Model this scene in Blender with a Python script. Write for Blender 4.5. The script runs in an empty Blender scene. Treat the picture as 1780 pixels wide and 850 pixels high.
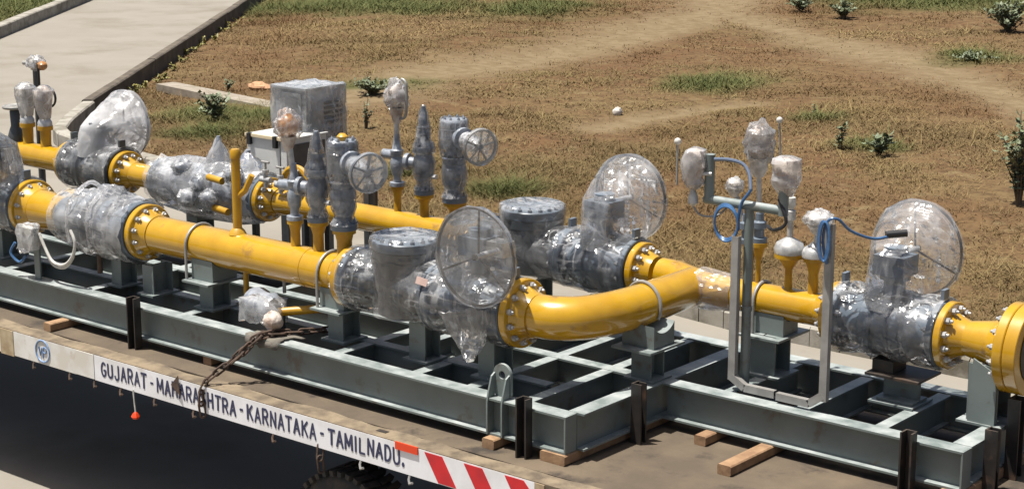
import bpy, bmesh, math, random
import numpy as np
from mathutils import Vector, Matrix, noise
random.seed(7); RNG = np.random.default_rng(11)
S = bpy.context.scene
COL = S.collection

# ------------------------------------------------------------------ camera
F, CX, CY = 3186.0, 890.0, 425.0                      # focal length and centre in pixels of the 1780 x 850 photo
RW = np.array([[0.77005896, -0.14433729, 0.62143056],
               [0.63797272, 0.17422097, -0.7500919],
               [0.0, 0.97407074, 0.22624367]])        # camera axes in world space (trailer runs along x)
CAMP = np.array([8.0, -8.7, 4.0])
cd = bpy.data.cameras.new('camera'); cam = bpy.data.objects.new('camera', cd); COL.objects.link(cam)
M4 = Matrix.Identity(4)
for i in range(3):
    for j in range(3): M4[i][j] = RW[i, j]
    M4[i][3] = CAMP[i]
cam.matrix_world = M4
cd.sensor_width = 36; cd.sensor_fit = 'HORIZONTAL'; cd.lens = 36 * F / 1780
cd.clip_start = 0.1; cd.clip_end = 2000
S.camera = cam

# ------------------------------------------------------------------ light
SUNV = Vector((-0.18, -0.20, 1.0)).normalized()       # towards the sun: tropical noon
W = bpy.data.worlds.new('World'); S.world = W; W.use_nodes = True
nt = W.node_tree; nt.nodes.clear()
sk = nt.nodes.new('ShaderNodeTexSky'); sk.sky_type = 'NISHITA'; sk.sun_disc = False
sk.sun_elevation = math.asin(SUNV.z); sk.sun_rotation = math.atan2(SUNV.x, SUNV.y)
sk.air_density = 0.9; sk.dust_density = 4.0; sk.ozone_density = 0.6
bg = nt.nodes.new('ShaderNodeBackground'); bg.inputs[1].default_value = 0.06
wo = nt.nodes.new('ShaderNodeOutputWorld')
nt.links.new(sk.outputs[0], bg.inputs[0]); nt.links.new(bg.outputs[0], wo.inputs[0])
sd = bpy.data.lights.new('sun', 'SUN'); sd.energy = 5.0; sd.angle = math.radians(0.53); sd.color = (1.0, 0.96, 0.89)
sun = bpy.data.objects.new('sun', sd); COL.objects.link(sun)
sun.rotation_euler = SUNV.to_track_quat('Z', 'Y').to_euler(); sun.location = (0, 0, 30)
S.view_settings.view_transform = 'Standard'; S.view_settings.look = 'None'
S.view_settings.gamma = 1; S.view_settings.exposure = 0.75; S.view_settings.use_curve_mapping = False
S.render.engine = 'CYCLES'
S.cycles.transparent_max_bounces = 24; S.cycles.max_bounces = 8

# ------------------------------------------------------------------ pixel helpers (direction from the photo, distance from a known plane)
def _ray(u, v): return RW @ np.array([u - CX, -(v - CY), -F])
def pz(u, v, z):
    r = _ray(u, v); return Vector(CAMP + r * (z - CAMP[2]) / r[2])
def py(u, v, y):
    r = _ray(u, v); return Vector(CAMP + r * (y - CAMP[1]) / r[1])

# ------------------------------------------------------------------ materials
MATS = {}
def pmat(name, c1, c2=None, scale=8.0, rough=0.5, metal=0.0, bump=0.0, bscale=40.0, coat=0.0, spec=0.5,
         dust_toplight=None, dust_toplight_amt=0.0, detail=6.0, lo=0.4, hi=0.62, stain=None, stain_scale=2.0, stain_lo=0.58, stain_hi=0.7):
    m = bpy.data.materials.new(name); m.use_nodes = True; MATS[name] = m
    N = m.node_tree.nodes; L = m.node_tree.links
    b = N['Principled BSDF']
    b.inputs['Roughness'].default_value = rough; b.inputs['Metallic'].default_value = metal
    b.inputs['Specular IOR Level'].default_value = spec
    b.inputs['Coat Weight'].default_value = coat; b.inputs['Coat Roughness'].default_value = 0.06
    geo = N.new('ShaderNodeNewGeometry')
    def nz(sc, det=detail, ro=0.6):
        n = N.new('ShaderNodeTexNoise'); n.inputs['Scale'].default_value = sc; n.inputs['Detail'].default_value = det
        n.inputs['Roughness'].default_value = ro; L.new(geo.outputs['Position'], n.inputs['Vector']); return n.outputs[0]
    def ramp(x, a, bb):
        r = N.new('ShaderNodeMapRange'); r.inputs[1].default_value = a; r.inputs[2].default_value = bb
        L.new(x, r.inputs[0]); return r.outputs[0]
    def mix(f, a, bb):
        x = N.new('ShaderNodeMix'); x.data_type = 'RGBA'
        if isinstance(f, float): x.inputs[0].default_value = f
        else: L.new(f, x.inputs[0])
        for s, q in ((6, a), (7, bb)):
            if isinstance(q, tuple): x.inputs[s].default_value = (*q, 1)
            else: L.new(q, x.inputs[s])
        return x.outputs[2]
    col = c1
    if c2 is not None: col = mix(ramp(nz(scale), lo, hi), c1, c2)
    if stain: col = mix(ramp(nz(stain_scale, 5.0), stain_lo, stain_hi), col, stain)
    if dust_toplight:
        sx = N.new('ShaderNodeSeparateXYZ'); L.new(geo.outputs['Normal'], sx.inputs[0])
        up = ramp(sx.outputs[2], 0.2, 1.0)
        mu = N.new('ShaderNodeMath'); mu.operation = 'MULTIPLY'; L.new(up, mu.inputs[0]); L.new(ramp(nz(6.0), 0.35, 0.7), mu.inputs[1])
        m2 = N.new('ShaderNodeMath'); m2.operation = 'MULTIPLY'; L.new(mu.outputs[0], m2.inputs[0]); m2.inputs[1].default_value = dust_toplight_amt
        col = mix(m2.outputs[0], col, dust_toplight)
    if isinstance(col, tuple): b.inputs['Base Color'].default_value = (*col, 1)
    else: L.new(col, b.inputs['Base Color'])
    if bump:
        bp = N.new('ShaderNodeBump'); bp.inputs['Strength'].default_value = bump; bp.inputs['Distance'].default_value = 0.01
        L.new(nz(bscale, 4.0), bp.inputs['Height']); L.new(bp.outputs[0], b.inputs['Normal'])
    return m

DUST = (0.30, 0.25, 0.19)
yellow = pmat('yellow_paint', (0.47, 0.262, 0.003), (0.40, 0.212, 0.003), 3.5, 0.26, coat=0.9, dust_toplight=(0.5, 0.36, 0.12), dust_toplight_amt=0.2, bump=0.06, bscale=12, stain=(0.30, 0.16, 0.02), stain_scale=5.5, stain_lo=0.63, stain_hi=0.70)
yellow_d = pmat('yellow_paint_dull', (0.45, 0.25, 0.006), (0.37, 0.19, 0.006), 9, 0.4, dust_toplight=DUST, dust_toplight_amt=0.3, bump=0.05)
grey = pmat('grey_green_paint', (0.148, 0.176, 0.170), (0.122, 0.147, 0.142), 3, 0.42, dust_toplight=(0.42, 0.45, 0.44), dust_toplight_amt=0.85, bump=0.06, bscale=25,  # pale dust on upward faces also paints in the sunlit brightness of beam tops
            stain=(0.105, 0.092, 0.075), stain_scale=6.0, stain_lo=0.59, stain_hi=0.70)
bluegrey = pmat('blue_grey_paint', (0.115, 0.143, 0.178), (0.085, 0.108, 0.138), 6, 0.36, dust_toplight=(0.24, 0.27, 0.30), dust_toplight_amt=0.5, bump=0.08, bscale=30)
darkgrey = pmat('dark_grey_paint', (0.06, 0.068, 0.075), (0.042, 0.047, 0.052), 6, 0.38, dust_toplight=(0.2, 0.21, 0.22), dust_toplight_amt=0.35, bump=0.1, bscale=30)
wrapgrey = pmat('taped_grey', (0.27, 0.295, 0.335), (0.15, 0.17, 0.20), 14, 0.30, coat=0.3, bump=0.5, bscale=38, dust_toplight=(0.35, 0.36, 0.38), dust_toplight_amt=0.5)
steel = pmat('zinc_steel', (0.50, 0.50, 0.49), (0.34, 0.34, 0.34), 20, 0.38, 0.35)
galv = pmat('galvanised', (0.31, 0.305, 0.29), (0.23, 0.225, 0.215), 7, 0.5, 0.25, dust_toplight=DUST, dust_toplight_amt=0.2)
black = pmat('black_paint', (0.014, 0.013, 0.013), (0.03, 0.024, 0.02), 7, 0.5, dust_toplight=(0.16, 0.12, 0.09), dust_toplight_amt=0.4, stain=(0.075, 0.045, 0.03), stain_scale=5)
rust = pmat('rusty_iron', (0.05, 0.034, 0.026), (0.10, 0.062, 0.042), 18, 0.8, 0.2, bump=0.3)
rubber = pmat('tyre_rubber', (0.02, 0.02, 0.02), (0.06, 0.045, 0.035), 6, 0.85, bump=0.2)
deckm = pmat('deck_plate', (0.075, 0.056, 0.037), (0.125, 0.093, 0.06), 1.3, 0.85, bump=0.5, bscale=14, detail=9.0, lo=0.42, hi=0.66,
             stain=(0.032, 0.024, 0.017), stain_scale=2.3, stain_lo=0.56, stain_hi=0.68)
edgem = pmat('deck_edge', (0.20, 0.155, 0.10), (0.088, 0.066, 0.044), 4.5, 0.85, bump=0.5, bscale=20, detail=9.0, lo=0.40, hi=0.62)
whitep = pmat('white_panel', (0.74, 0.74, 0.76), (0.64, 0.63, 0.63), 3, 0.5, stain=(0.42, 0.36, 0.29), stain_scale=3.4, stain_lo=0.60, stain_hi=0.78)
whiteold = pmat('worn_white_panel', (0.66, 0.65, 0.62), (0.56, 0.53, 0.47), 5, 0.6, stain=(0.42, 0.34, 0.25), stain_scale=6, stain_lo=0.60, stain_hi=0.72)
ochre = pmat('ochre_post', (0.42, 0.34, 0.22), (0.30, 0.22, 0.13), 9, 0.7)
navy = pmat('navy_lettering', (0.018, 0.022, 0.065), (0.035, 0.04, 0.09), 20, 0.5)
redp = pmat('red_reflective', (0.55, 0.012, 0.02), (0.42, 0.012, 0.02), 6, 0.4)
redo = pmat('red_orange_plate', (0.65, 0.05, 0.01), None, rough=0.35)
emblemm = pmat('emblem_blue', (0.10, 0.19, 0.36), (0.22, 0.30, 0.44), 30, 0.5)
wood = pmat('timber', (0.30, 0.185, 0.10), (0.20, 0.115, 0.06), 9, 0.8, bump=0.4, bscale=22)
concrete = pmat('concrete_road', (0.222, 0.202, 0.168), (0.19, 0.17, 0.14), 0.7, 0.9, bump=0.15, bscale=30, detail=10.0, lo=0.3, hi=0.7,
                stain=(0.155, 0.132, 0.10), stain_scale=0.6, stain_lo=0.5, stain_hi=0.72)
kerbm = pmat('kerb_concrete', (0.30, 0.28, 0.24), (0.22, 0.20, 0.165), 3, 0.9, bump=0.3, stain=(0.13, 0.115, 0.085), stain_scale=2.2, stain_lo=0.5, stain_hi=0.66)
kerbdark = pmat('mossy_shaded_kerb_concrete', (0.07, 0.056, 0.042), (0.115, 0.095, 0.07), 3, 0.95, bump=0.3)  # mossy stain, with the shade of the kerb face put into the colour
slabm = pmat('old_slab', (0.27, 0.235, 0.19), (0.19, 0.16, 0.12), 4, 0.9, bump=0.3)
stonem = pmat('orange_stone', (0.46, 0.27, 0.15), (0.36, 0.19, 0.10), 6, 0.9, bump=0.4)
stonew = pmat('pale_stone', (0.5, 0.47, 0.43), (0.4, 0.36, 0.31), 9, 0.9, bump=0.4)
bluec = pmat('blue_cable', (0.05, 0.13, 0.27), (0.035, 0.09, 0.2), 30, 0.35)
bluegc = pmat('grey_blue_cable', (0.10, 0.13, 0.19), None, rough=0.4)
blackc = pmat('black_rubber', (0.012, 0.012, 0.013), None, rough=0.45)
whitec = pmat('white_cable', (0.55, 0.54, 0.50), (0.42, 0.41, 0.37), 20, 0.5)
whiteb = pmat('white_bag', (0.60, 0.58, 0.55), (0.36, 0.33, 0.30), 16, 0.6, bump=1.0, bscale=22)
brownb = pmat('brown_bag', (0.42, 0.20, 0.06), (0.30, 0.13, 0.04), 10, 0.35, bump=0.5, bscale=22, coat=0.4)
palebag = pmat('pale_bag', (0.52, 0.46, 0.41), (0.30, 0.22, 0.17), 13, 0.6, bump=1.0, bscale=26)
cabm = pmat('cabinet_sheet', (0.50, 0.50, 0.48), (0.44, 0.44, 0.42), 4, 0.5)
cabd = pmat('cabinet_dark', (0.035, 0.035, 0.038), (0.06, 0.06, 0.06), 6, 0.5)
cabp = pmat('cabinet_steel', (0.34, 0.36, 0.385), (0.27, 0.29, 0.31), 5, 0.32, 0.3)
straw = pmat('edge_strip', (0.60, 0.50, 0.33), None, rough=0.6)
leafm = pmat('weed_leaf', (0.155, 0.175, 0.10), (0.085, 0.115, 0.055), 5, 0.6)
leafy = pmat('yellow_weed_leaf', (0.24, 0.21, 0.05), (0.15, 0.15, 0.045), 5, 0.6)
twig = pmat('twig', (0.12, 0.09, 0.055), None, rough=0.9)
tapem = pmat('pink_tape', (0.42, 0.30, 0.26), (0.34, 0.24, 0.21), 9, 0.5)

def filmmat(name, base, ridge, tint, dens, rough=0.10, sc=5.0, white=0.78, bd=0.03):
    """clear plastic film: see-through, glossy, milky in patches, along long creases and at grazing angles"""
    m = bpy.data.materials.new(name); m.use_nodes = True; MATS[name] = m
    N = m.node_tree.nodes; L = m.node_tree.links; N.clear()
    geo = N.new('ShaderNodeNewGeometry')
    def nz(s, d=2.0, dist=0.0, mp=None):
        n = N.new('ShaderNodeTexNoise'); n.inputs['Scale'].default_value = s; n.inputs['Detail'].default_value = d
        n.inputs['Distortion'].default_value = dist
        if mp:
            q = N.new('ShaderNodeMapping'); q.inputs['Rotation'].default_value = mp[0]; q.inputs['Scale'].default_value = mp[1]
            L.new(geo.outputs['Position'], q.inputs['Vector']); L.new(q.outputs[0], n.inputs['Vector'])
        else: L.new(geo.outputs['Position'], n.inputs['Vector'])
        return n.outputs[0]
    def mth(op, a, b):
        x = N.new('ShaderNodeMath'); x.operation = op; x.use_clamp = op == 'ADD'
        for i, q in enumerate((a, b)):
            if isinstance(q, (int, float)): x.inputs[i].default_value = q
            else: L.new(q, x.inputs[i])
        return x.outputs[0]
    def mrange(x, a, b, c=0.0, d=1.0):
        r = N.new('ShaderNodeMapRange'); r.inputs[1].default_value = a; r.inputs[2].default_value = b; r.inputs[3].default_value = c; r.inputs[4].default_value = d
        L.new(x, r.inputs[0]); return r.outputs[0]
    n1 = nz(sc, 1.4, 0.35, ((0.3, 0.5, 0.2), (2.4, 2.4, 0.45))); n2 = nz(sc * 1.2, 1.4, 0.35, ((0.9, -0.4, 0.8), (0.4, 2.6, 2.4)))
    ra = mrange(mth('ABSOLUTE', mth('SUBTRACT', n1, 0.52), 0), 0.0, 0.06, 0.8, 0.0)
    rb2 = mrange(mth('ABSOLUTE', mth('SUBTRACT', n2, 0.5), 0), 0.0, 0.05, 0.8, 0.0)
    line = mth('MULTIPLY', mth('ADD', ra, rb2), mrange(nz(sc * 0.9), 0.45, 0.62))
    pt = mrange(nz(sc * 0.8, 3.0, 0.5), 0.48, 0.70)
    lw = N.new('ShaderNodeLayerWeight'); lw.inputs[0].default_value = 0.3
    fac = mth('ADD', mth('ADD', mth('MULTIPLY', line, ridge), base), mth('ADD', mth('MULTIPLY', pt, dens), mth('MULTIPLY', lw.outputs['Facing'], 0.16)))
    hs = mth('ADD', mth('MULTIPLY', n1, 1.0), mth('MULTIPLY', n2, 0.0)); hh = N.new('ShaderNodeMath'); hh.operation = 'ADD'; L.new(n1, hh.inputs[0]); L.new(n2, hh.inputs[1])
    bp = N.new('ShaderNodeBump'); bp.inputs['Strength'].default_value = 1.0; bp.inputs['Distance'].default_value = bd
    L.new(hh.outputs[0], bp.inputs['Height'])
    tr = N.new('ShaderNodeBsdfTransparent'); tr.inputs[0].default_value = (*tint, 1)
    di = N.new('ShaderNodeBsdfDiffuse'); di.inputs[0].default_value = (white, white, white * 1.01, 1)
    tl = N.new('ShaderNodeBsdfTranslucent'); tl.inputs[0].default_value = (white, white, white * 1.01, 1)
    a = N.new('ShaderNodeMixShader'); a.inputs[0].default_value = 0.5; L.new(di.outputs[0], a.inputs[1]); L.new(tl.outputs[0], a.inputs[2])
    c = N.new('ShaderNodeMixShader'); L.new(fac, c.inputs[0]); L.new(tr.outputs[0], c.inputs[1]); L.new(a.outputs[0], c.inputs[2])
    gl = N.new('ShaderNodeBsdfGlossy'); gl.inputs['Roughness'].default_value = rough; gl.inputs[0].default_value = (1, 1, 1, 1); L.new(bp.outputs[0], gl.inputs['Normal'])
    fr = N.new('ShaderNodeFresnel'); fr.inputs[0].default_value = 1.6; L.new(bp.outputs[0], fr.inputs['Normal'])
    d = N.new('ShaderNodeMixShader'); L.new(mth('MULTIPLY', fr.outputs[0], 0.85), d.inputs[0]); L.new(c.outputs[0], d.inputs[1]); L.new(gl.outputs[0], d.inputs[2])
    o = N.new('ShaderNodeOutputMaterial'); L.new(d.outputs[0], o.inputs[0])
    return m
film = filmmat('clear_film', 0.08, 0.30, (0.99, 0.99, 0.99), 0.30, rough=0.17, sc=4.2, white=0.9, bd=0.035)
filmw = filmmat('milky_film', 0.17, 0.40, (0.98, 0.98, 0.98), 0.34, sc=4.5, rough=0.2, white=0.9, bd=.04)
filmt = filmmat('tight_film', 0.01, 0.45, (0.99, 0.99, 0.99), 0.22, sc=4.4, rough=0.17, white=0.88, bd=0.055)
filmo = filmmat('white_sheet', 0.28, 0.35, (0.97, 0.97, 0.97), 0.60, sc=2.6, white=0.9, rough=.24, bd=0.035)

# ------------------------------------------------------------------ mesh helpers
class MB:
    def __init__(s): s.v = []; s.f = []
    def add(s, vs, fs):
        o = len(s.v); s.v += [tuple(v) for v in vs]; s.f += [tuple(i + o for i in f) for f in fs]; return s
    def box(s, x0, x1, y0, y1, z0, z1, rot=None, piv=None):
        vs = [Vector((x, y, z)) for x in (x0, x1) for y in (y0, y1) for z in (z0, z1)]
        if rot is not None:
            pv = Vector(piv) if piv is not None else Vector(((x0 + x1) / 2, (y0 + y1) / 2, (z0 + z1) / 2))
            vs = [pv + rot @ (v - pv) for v in vs]
        return s.add(vs, [(0, 1, 3, 2), (4, 6, 7, 5), (0, 4, 5, 1), (2, 3, 7, 6), (0, 2, 6, 4), (1, 5, 7, 3)])
    def lathe(s, o, ax, prof, n=24, jit=0.0, seed=0):
        o = Vector(o); ax = Vector(ax).normalized()
        u = ax.orthogonal().normalized() if abs(ax.z) > 0.9 else ax.cross(Vector((0, 0, 1))).normalized()
        w = ax.cross(u); vs = []; fs = []
        for t, r in prof:
            for k in range(n):
                a = 2 * math.pi * k / n; rr = r; tt = t
                if jit:
                    p = o + ax * t + (u * math.cos(a) + w * math.sin(a)) * max(r, .02)
                    rr += jit * (1 - 2.4 * abs(noise.noise(p * 7 + Vector((seed, seed * 2, 0))))) * 1.2 + jit * .3 * noise.noise(p * 20 + Vector((seed, 0, 5)))
                    if r < 0.004: rr = r
                vs.append(o + ax * tt + (u * math.cos(a) + w * math.sin(a)) * rr)
        for i in range(len(prof) - 1):
            for k in range(n):
                a, b = i * n + k, i * n + (k + 1) % n
                fs.append((a, b, b + n, a + n))
        fs.append(tuple(range(n - 1, -1, -1))); q = (len(prof) - 1) * n; fs.append(tuple(range(q, q + n)))
        return s.add(vs, fs)
    def cyl(s, p0, p1, r, r1=None, n=16):
        p0 = Vector(p0); p1 = Vector(p1); d = p1 - p0
        return s.lathe(p0, d, [(0, r), (d.length, r if r1 is None else r1)], n)
    def tube(s, pts, r, n=8, closed=False, rs=None):
        P = [Vector(p) for p in pts]; m = len(P); vs = []; fs = []; u = None
        for i in range(m):
            t = (P[(i + 1) % m] - P[i - 1]) if closed else (P[min(i + 1, m - 1)] - P[max(i - 1, 0)])
            t.normalize()
            u = t.orthogonal().normalized() if u is None else (u - t * u.dot(t)).normalized()
            w = t.cross(u); rr = rs[i] if rs else r
            for k in range(n):
                a = 2 * math.pi * k / n; vs.append(P[i] + (u * math.cos(a) + w * math.sin(a)) * rr)
        for i in range(m if closed else m - 1):
            for k in range(n):
                a, b = i * n + k, i * n + (k + 1) % n; c, d = ((i + 1) % m) * n + (k + 1) % n, ((i + 1) % m) * n + k
                fs.append((a, b, c, d))
        if not closed: fs.append(tuple(range(n - 1, -1, -1))); fs.append(tuple(range((m - 1) * n, m * n)))
        return s.add(vs, fs)
    def prism(s, poly, ext):
        poly = [Vector(p) for p in poly]; e = Vector(ext); n = len(poly)
        fs = [tuple(range(n - 1, -1, -1)), tuple(range(n, 2 * n))] + [(i, (i + 1) % n, (i + 1) % n + n, i + n) for i in range(n)]
        return s.add(poly + [p + e for p in poly], fs)
    def ball(s, c, r, n=14, m=9, jit=0.0, seed=0):
        r = (r, r, r) if isinstance(r, (int, float)) else r; c = Vector(c); vs = []; fs = []
        for i in range(m + 1):
            th = math.pi * i / m
            for k in range(n):
                a = 2 * math.pi * k / n
                d = Vector((math.sin(th) * math.cos(a), math.sin(th) * math.sin(a), -math.cos(th)))
                q = 1 + (jit * noise.noise(d * 2.3 + Vector((seed, 3, seed))) + jit * .6 * noise.noise(d * 6 + Vector((seed, 1, 4))) if jit else 0)
                vs.append(c + Vector((d.x * r[0], d.y * r[1], d.z * r[2])) * q)
        for i in range(m):
            for k in range(n):
                a, b = i * n + k, i * n + (k + 1) % n; fs.append((a, b, b + n, a + n))
        return s.add(vs, fs)
    def ibeam(s, p0, p1, h=0.25, w=0.125, tf=0.014, tw=0.012, zt=None):
        """horizontal I section; p0, p1 = centre of the top flange's upper face at the two ends"""
        p0 = Vector(p0); p1 = Vector(p1); d = (p1 - p0); sd_ = Vector((-d.y, d.x, 0)).normalized(); up = Vector((0, 0, 1))
        pr = [(-w / 2, 0), (w / 2, 0), (w / 2, -tf), (tw / 2, -tf), (tw / 2, -h + tf), (w / 2, -h + tf), (w / 2, -h), (-w / 2, -h), (-w / 2, -h + tf), (-tw / 2, -h + tf), (-tw / 2, -tf), (-w / 2, -tf)]
        return s.prism([p0 + sd_ * a + up * b for a, b in pr], d)
    def mesh(s, name, off=Vector((0, 0, 0)), ang=38):
        me = bpy.data.meshes.new(name)
        me.from_pydata([tuple(Vector(v) - off) for v in s.v], [], s.f); me.validate()
        bm = bmesh.new(); bm.from_mesh(me); bmesh.ops.recalc_face_normals(bm, faces=bm.faces); bm.to_mesh(me); bm.free()
        me.polygons.foreach_set('use_smooth', [True] * len(me.polygons)); me.set_sharp_from_angle(angle=math.radians(ang)); me.update()
        return me
    def build(s, name, m, parent=None, ang=38):
        off = ROOT.get(parent.name, Vector((0, 0, 0))) if parent else Vector((0, 0, 0))
        o = bpy.data.objects.new(name, s.mesh(name, off, ang)); o.data.materials.append(m); COL.objects.link(o)
        if parent: o.parent = parent; ROOT[o.name] = off
        return o
ROOT = {}
def tag(o, label, cat, group=None):
    o['label'] = label; o['category'] = cat
    if group: o['group'] = group
    return o
def thing(name, label, cat, loc, group=None):
    o = bpy.data.objects.new(name, None); COL.objects.link(o); o.location = loc; o.empty_display_size = 0.1
    ROOT[o.name] = Vector(loc); return tag(o, label, cat, group)
def solid(mb, name, m, label, cat, group=None, ang=38):
    """one-mesh thing with its origin at its base"""
    xs = [v[0] for v in mb.v]; ys = [v[1] for v in mb.v]; zs = [v[2] for v in mb.v]
    off = Vector(((min(xs) + max(xs)) / 2, (min(ys) + max(ys)) / 2, min(zs)))
    o = bpy.data.objects.new(name, mb.mesh(name, off, ang)); o.data.materials.append(m); COL.objects.link(o); o.location = off
    ROOT[o.name] = off
    return tag(o, label, cat, group)
def inst(me, name, parent, loc, rot=None, m=None):
    o = bpy.data.objects.new(name, me); COL.objects.link(o); o.parent = parent
    o.location = Vector(loc) - ROOT[parent.name]
    if rot is not None: o.rotation_euler = rot.to_euler() if hasattr(rot, 'to_euler') else rot
    return o
def struct(o): o['kind'] = 'structure'; return o
def arc(c, r, a0, a1, n, ax='xy', w=0.0):
    out = []
    for i in range(n + 1):
        a = a0 + (a1 - a0) * i / n; p, q = r * math.cos(a), r * math.sin(a)
        out.append(Vector(c) + (Vector((p, q, 0)) if ax == 'xy' else Vector((p, 0, q)) if ax == 'xz' else Vector((0, p, q))))
    return out
def smooth(pts, n=6):
    """Catmull-Rom through the points"""
    P = [Vector(p) for p in pts]; out = []
    for i in range(len(P) - 1):
        a, b, c, d = P[max(i - 1, 0)], P[i], P[i + 1], P[min(i + 2, len(P) - 1)]
        for k in range(n):
            t = k / n
            out.append(0.5 * ((2 * b) + (c - a) * t + (2 * a - 5 * b + 4 * c - d) * t * t + (3 * b - a - 3 * c + d) * t ** 3))
    return out + [P[-1]]

def film_hull(pts, parent, m=None, name='plastic_wrap', amp=0.014, edge=0.05, seed=1.0):
    """film pulled over a set of points: convex hull, subdivided and crumpled inwards"""
    m = m or film
    bm = bmesh.new()
    for p in pts: bm.verts.new(p)
    r = bmesh.ops.convex_hull(bm, input=bm.verts)
    dead = [g for g in r['geom_interior'] if isinstance(g, bmesh.types.BMVert)] + [g for g in r['geom_unused'] if isinstance(g, bmesh.types.BMVert)]
    bmesh.ops.delete(bm, geom=list(set(dead)), context='VERTS')
    for it in range(6):
        le = [e for e in bm.edges if e.calc_length() > edge * 1.5]
        if not le: break
        bmesh.ops.subdivide_edges(bm, edges=le, cuts=1); bmesh.ops.triangulate(bm, faces=bm.faces)
    bm.normal_update()
    for v in bm.verts:
        q = v.co * 9 + Vector((seed * 7, seed, 0)); n1 = 1 - abs(noise.noise(q)) * 2.2; n2 = noise.noise(v.co * 27 + Vector((seed, 0, 3)))
        v.co += v.normal * (-amp * 0.8 + amp * n1 * 0.9 + amp * 0.6 * n2)
    vs = [tuple(v.co) for v in bm.verts]; bm.verts.index_update(); fs = [tuple(v.index for v in f.verts) for f in bm.faces]; bm.free()
    mb = MB(); mb.v = vs; mb.f = fs
    return mb.build(name, m, parent, 55)

# ------------------------------------------------------------------ shared small meshes
def bolt_mesh():
    b = MB(); b.lathe((0, 0, 0), (1, 0, 0), [(0, 0.021), (0.026, 0.021)], 6); b.lathe((0.026, 0, 0), (1, 0, 0), [(0, 0.011), (0.016, 0.011), (0.02, 0.008)], 8)
    me = b.mesh('bolt'); me.materials.append(steel); return me
BOLT = bolt_mesh()
BOLTS_ = BOLT.copy(); BOLTS_.materials.clear(); BOLTS_.materials.append(bluegrey)
def bolts_x(fl, x, y, z, R, n, sgn, me=BOLT):
    for k in range(n):
        a = 2 * math.pi * (k + 0.5) / n
        inst(me, 'bolt', fl, (x, y + R * math.cos(a), z + R * math.sin(a)), Matrix.Rotation(0 if sgn > 0 else math.pi, 3, 'Z'))
def bolts_z(fl, x, y, z, R, n, me=BOLT, sc=1.0):
    for k in range(n):
        a = 2 * math.pi * (k + 0.5) / n
        o = inst(me, 'bolt', fl, (x + R * math.cos(a), y + R * math.sin(a), z), Matrix.Rotation(-math.pi / 2, 3, 'Y')); o.scale = (sc, sc, sc)
def flange(t, x0, x1, y, z, R, m, bolts=12, side=0, me=BOLT, hole=0.0):
    """disc flange between x0 and x1; bolts on side -1 / +1 / 0 none"""
    c = 0.006; b = MB(); b.lathe((x0, y, z), (1, 0, 0), [(0, R - c), (c, R), (x1 - x0 - c, R), (x1 - x0, R - c)], 40)
    f = b.build('flange', m, t)
    if side: bolts_x(f, x1 if side > 0 else x0, y, z, R - 0.042, bolts, side, me)
    return f

# ================================================================== THE GROUND
ZG = -1.4
def G(x, y):
    k = (4.0 - ZG) / 5.2; return Vector((8 + (x - 8) * k, -8.7 + (y + 8.7) * k, 0))
DIR = Vector((-0.632, 0.775, 0)); NRM = Vector((-0.775, -0.632, 0))
K = [G(*p) for p in ((-2, 6.95), (-15.0, 8.9), (-16.5, 9.25), (-17.4, 9.95), (-18.9, 11.6))]
KS = [K[0], K[0].lerp(K[1], .5)] + smooth(K[1:], 8)
side_start = G(-18.9, 11.6)
side_end = side_start + DIR * 95
rightline = [G(60, 6.95)] + KS + [side_end]
left0 = G(-29.9, 17.56); left_end = left0 + DIR * 95
leftline = [left_end, left0] + [G(*p) for p in ((-26.8, 13.9), (-26.9, 11.2), (-29.5, 8.3), (-34, 7.2), (-90, 7))]
rb = MB()
poly = [Vector((60, -30, ZG))] + [Vector((p.x, p.y, ZG)) for p in rightline + leftline] + [Vector((-90, -30, ZG))]
rb.add(poly, [tuple(range(len(poly)))])
road = struct(rb.build('concrete_road', concrete))

def seg_d(X, Y, A, B):
    ax, ay, bx, by = A[0], A[1], B[0], B[1]; dx, dy = bx - ax, by - ay
    t = np.clip(((X - ax) * dx + (Y - ay) * dy) / (dx * dx + dy * dy), 0, 1)
    return np.hypot(X - ax - t * dx, Y - ay - t * dy)
def poly_d(X, Y, pts):
    d = np.full(X.shape, 1e9)
    for A, B in zip(pts[:-1], pts[1:]): d = np.minimum(d, seg_d(X, Y, A, B))
    return d
def inside(X, Y, pts):
    c = np.zeros(X.shape, bool); n = len(pts)
    for i in range(n):
        x1, y1 = pts[i][0], pts[i][1]; x2, y2 = pts[i - 1][0], pts[i - 1][1]
        with np.errstate(divide='ignore', invalid='ignore'):
            q = ((y1 > Y) != (y2 > Y)) & (X < (x2 - x1) * (Y - y1) / (y2 - y1) + x1)
        c ^= q
    return c
def vnoise(X, Y, s, seed):
    """smooth value noise in numpy"""
    def h(i, j): return np.modf(np.abs(np.sin(i * 127.1 + j * 311.7 + seed * 74.7) * 43758.5453))[0]
    x, y = X / s, Y / s; i, j = np.floor(x), np.floor(y); u, v = x - i, y - j
    u = u * u * (3 - 2 * u); v = v * v * (3 - 2 * v)
    return (h(i, j) * (1 - u) + h(i + 1, j) * u) * (1 - v) + (h(i, j + 1) * (1 - u) + h(i + 1, j + 1) * u) * v
roadpts = [(p.x, p.y) for p in poly]
kerbpts = [(p.x, p.y) for p in rightline]; leftpts = [(p.x, p.y) for p in leftline]
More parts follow.
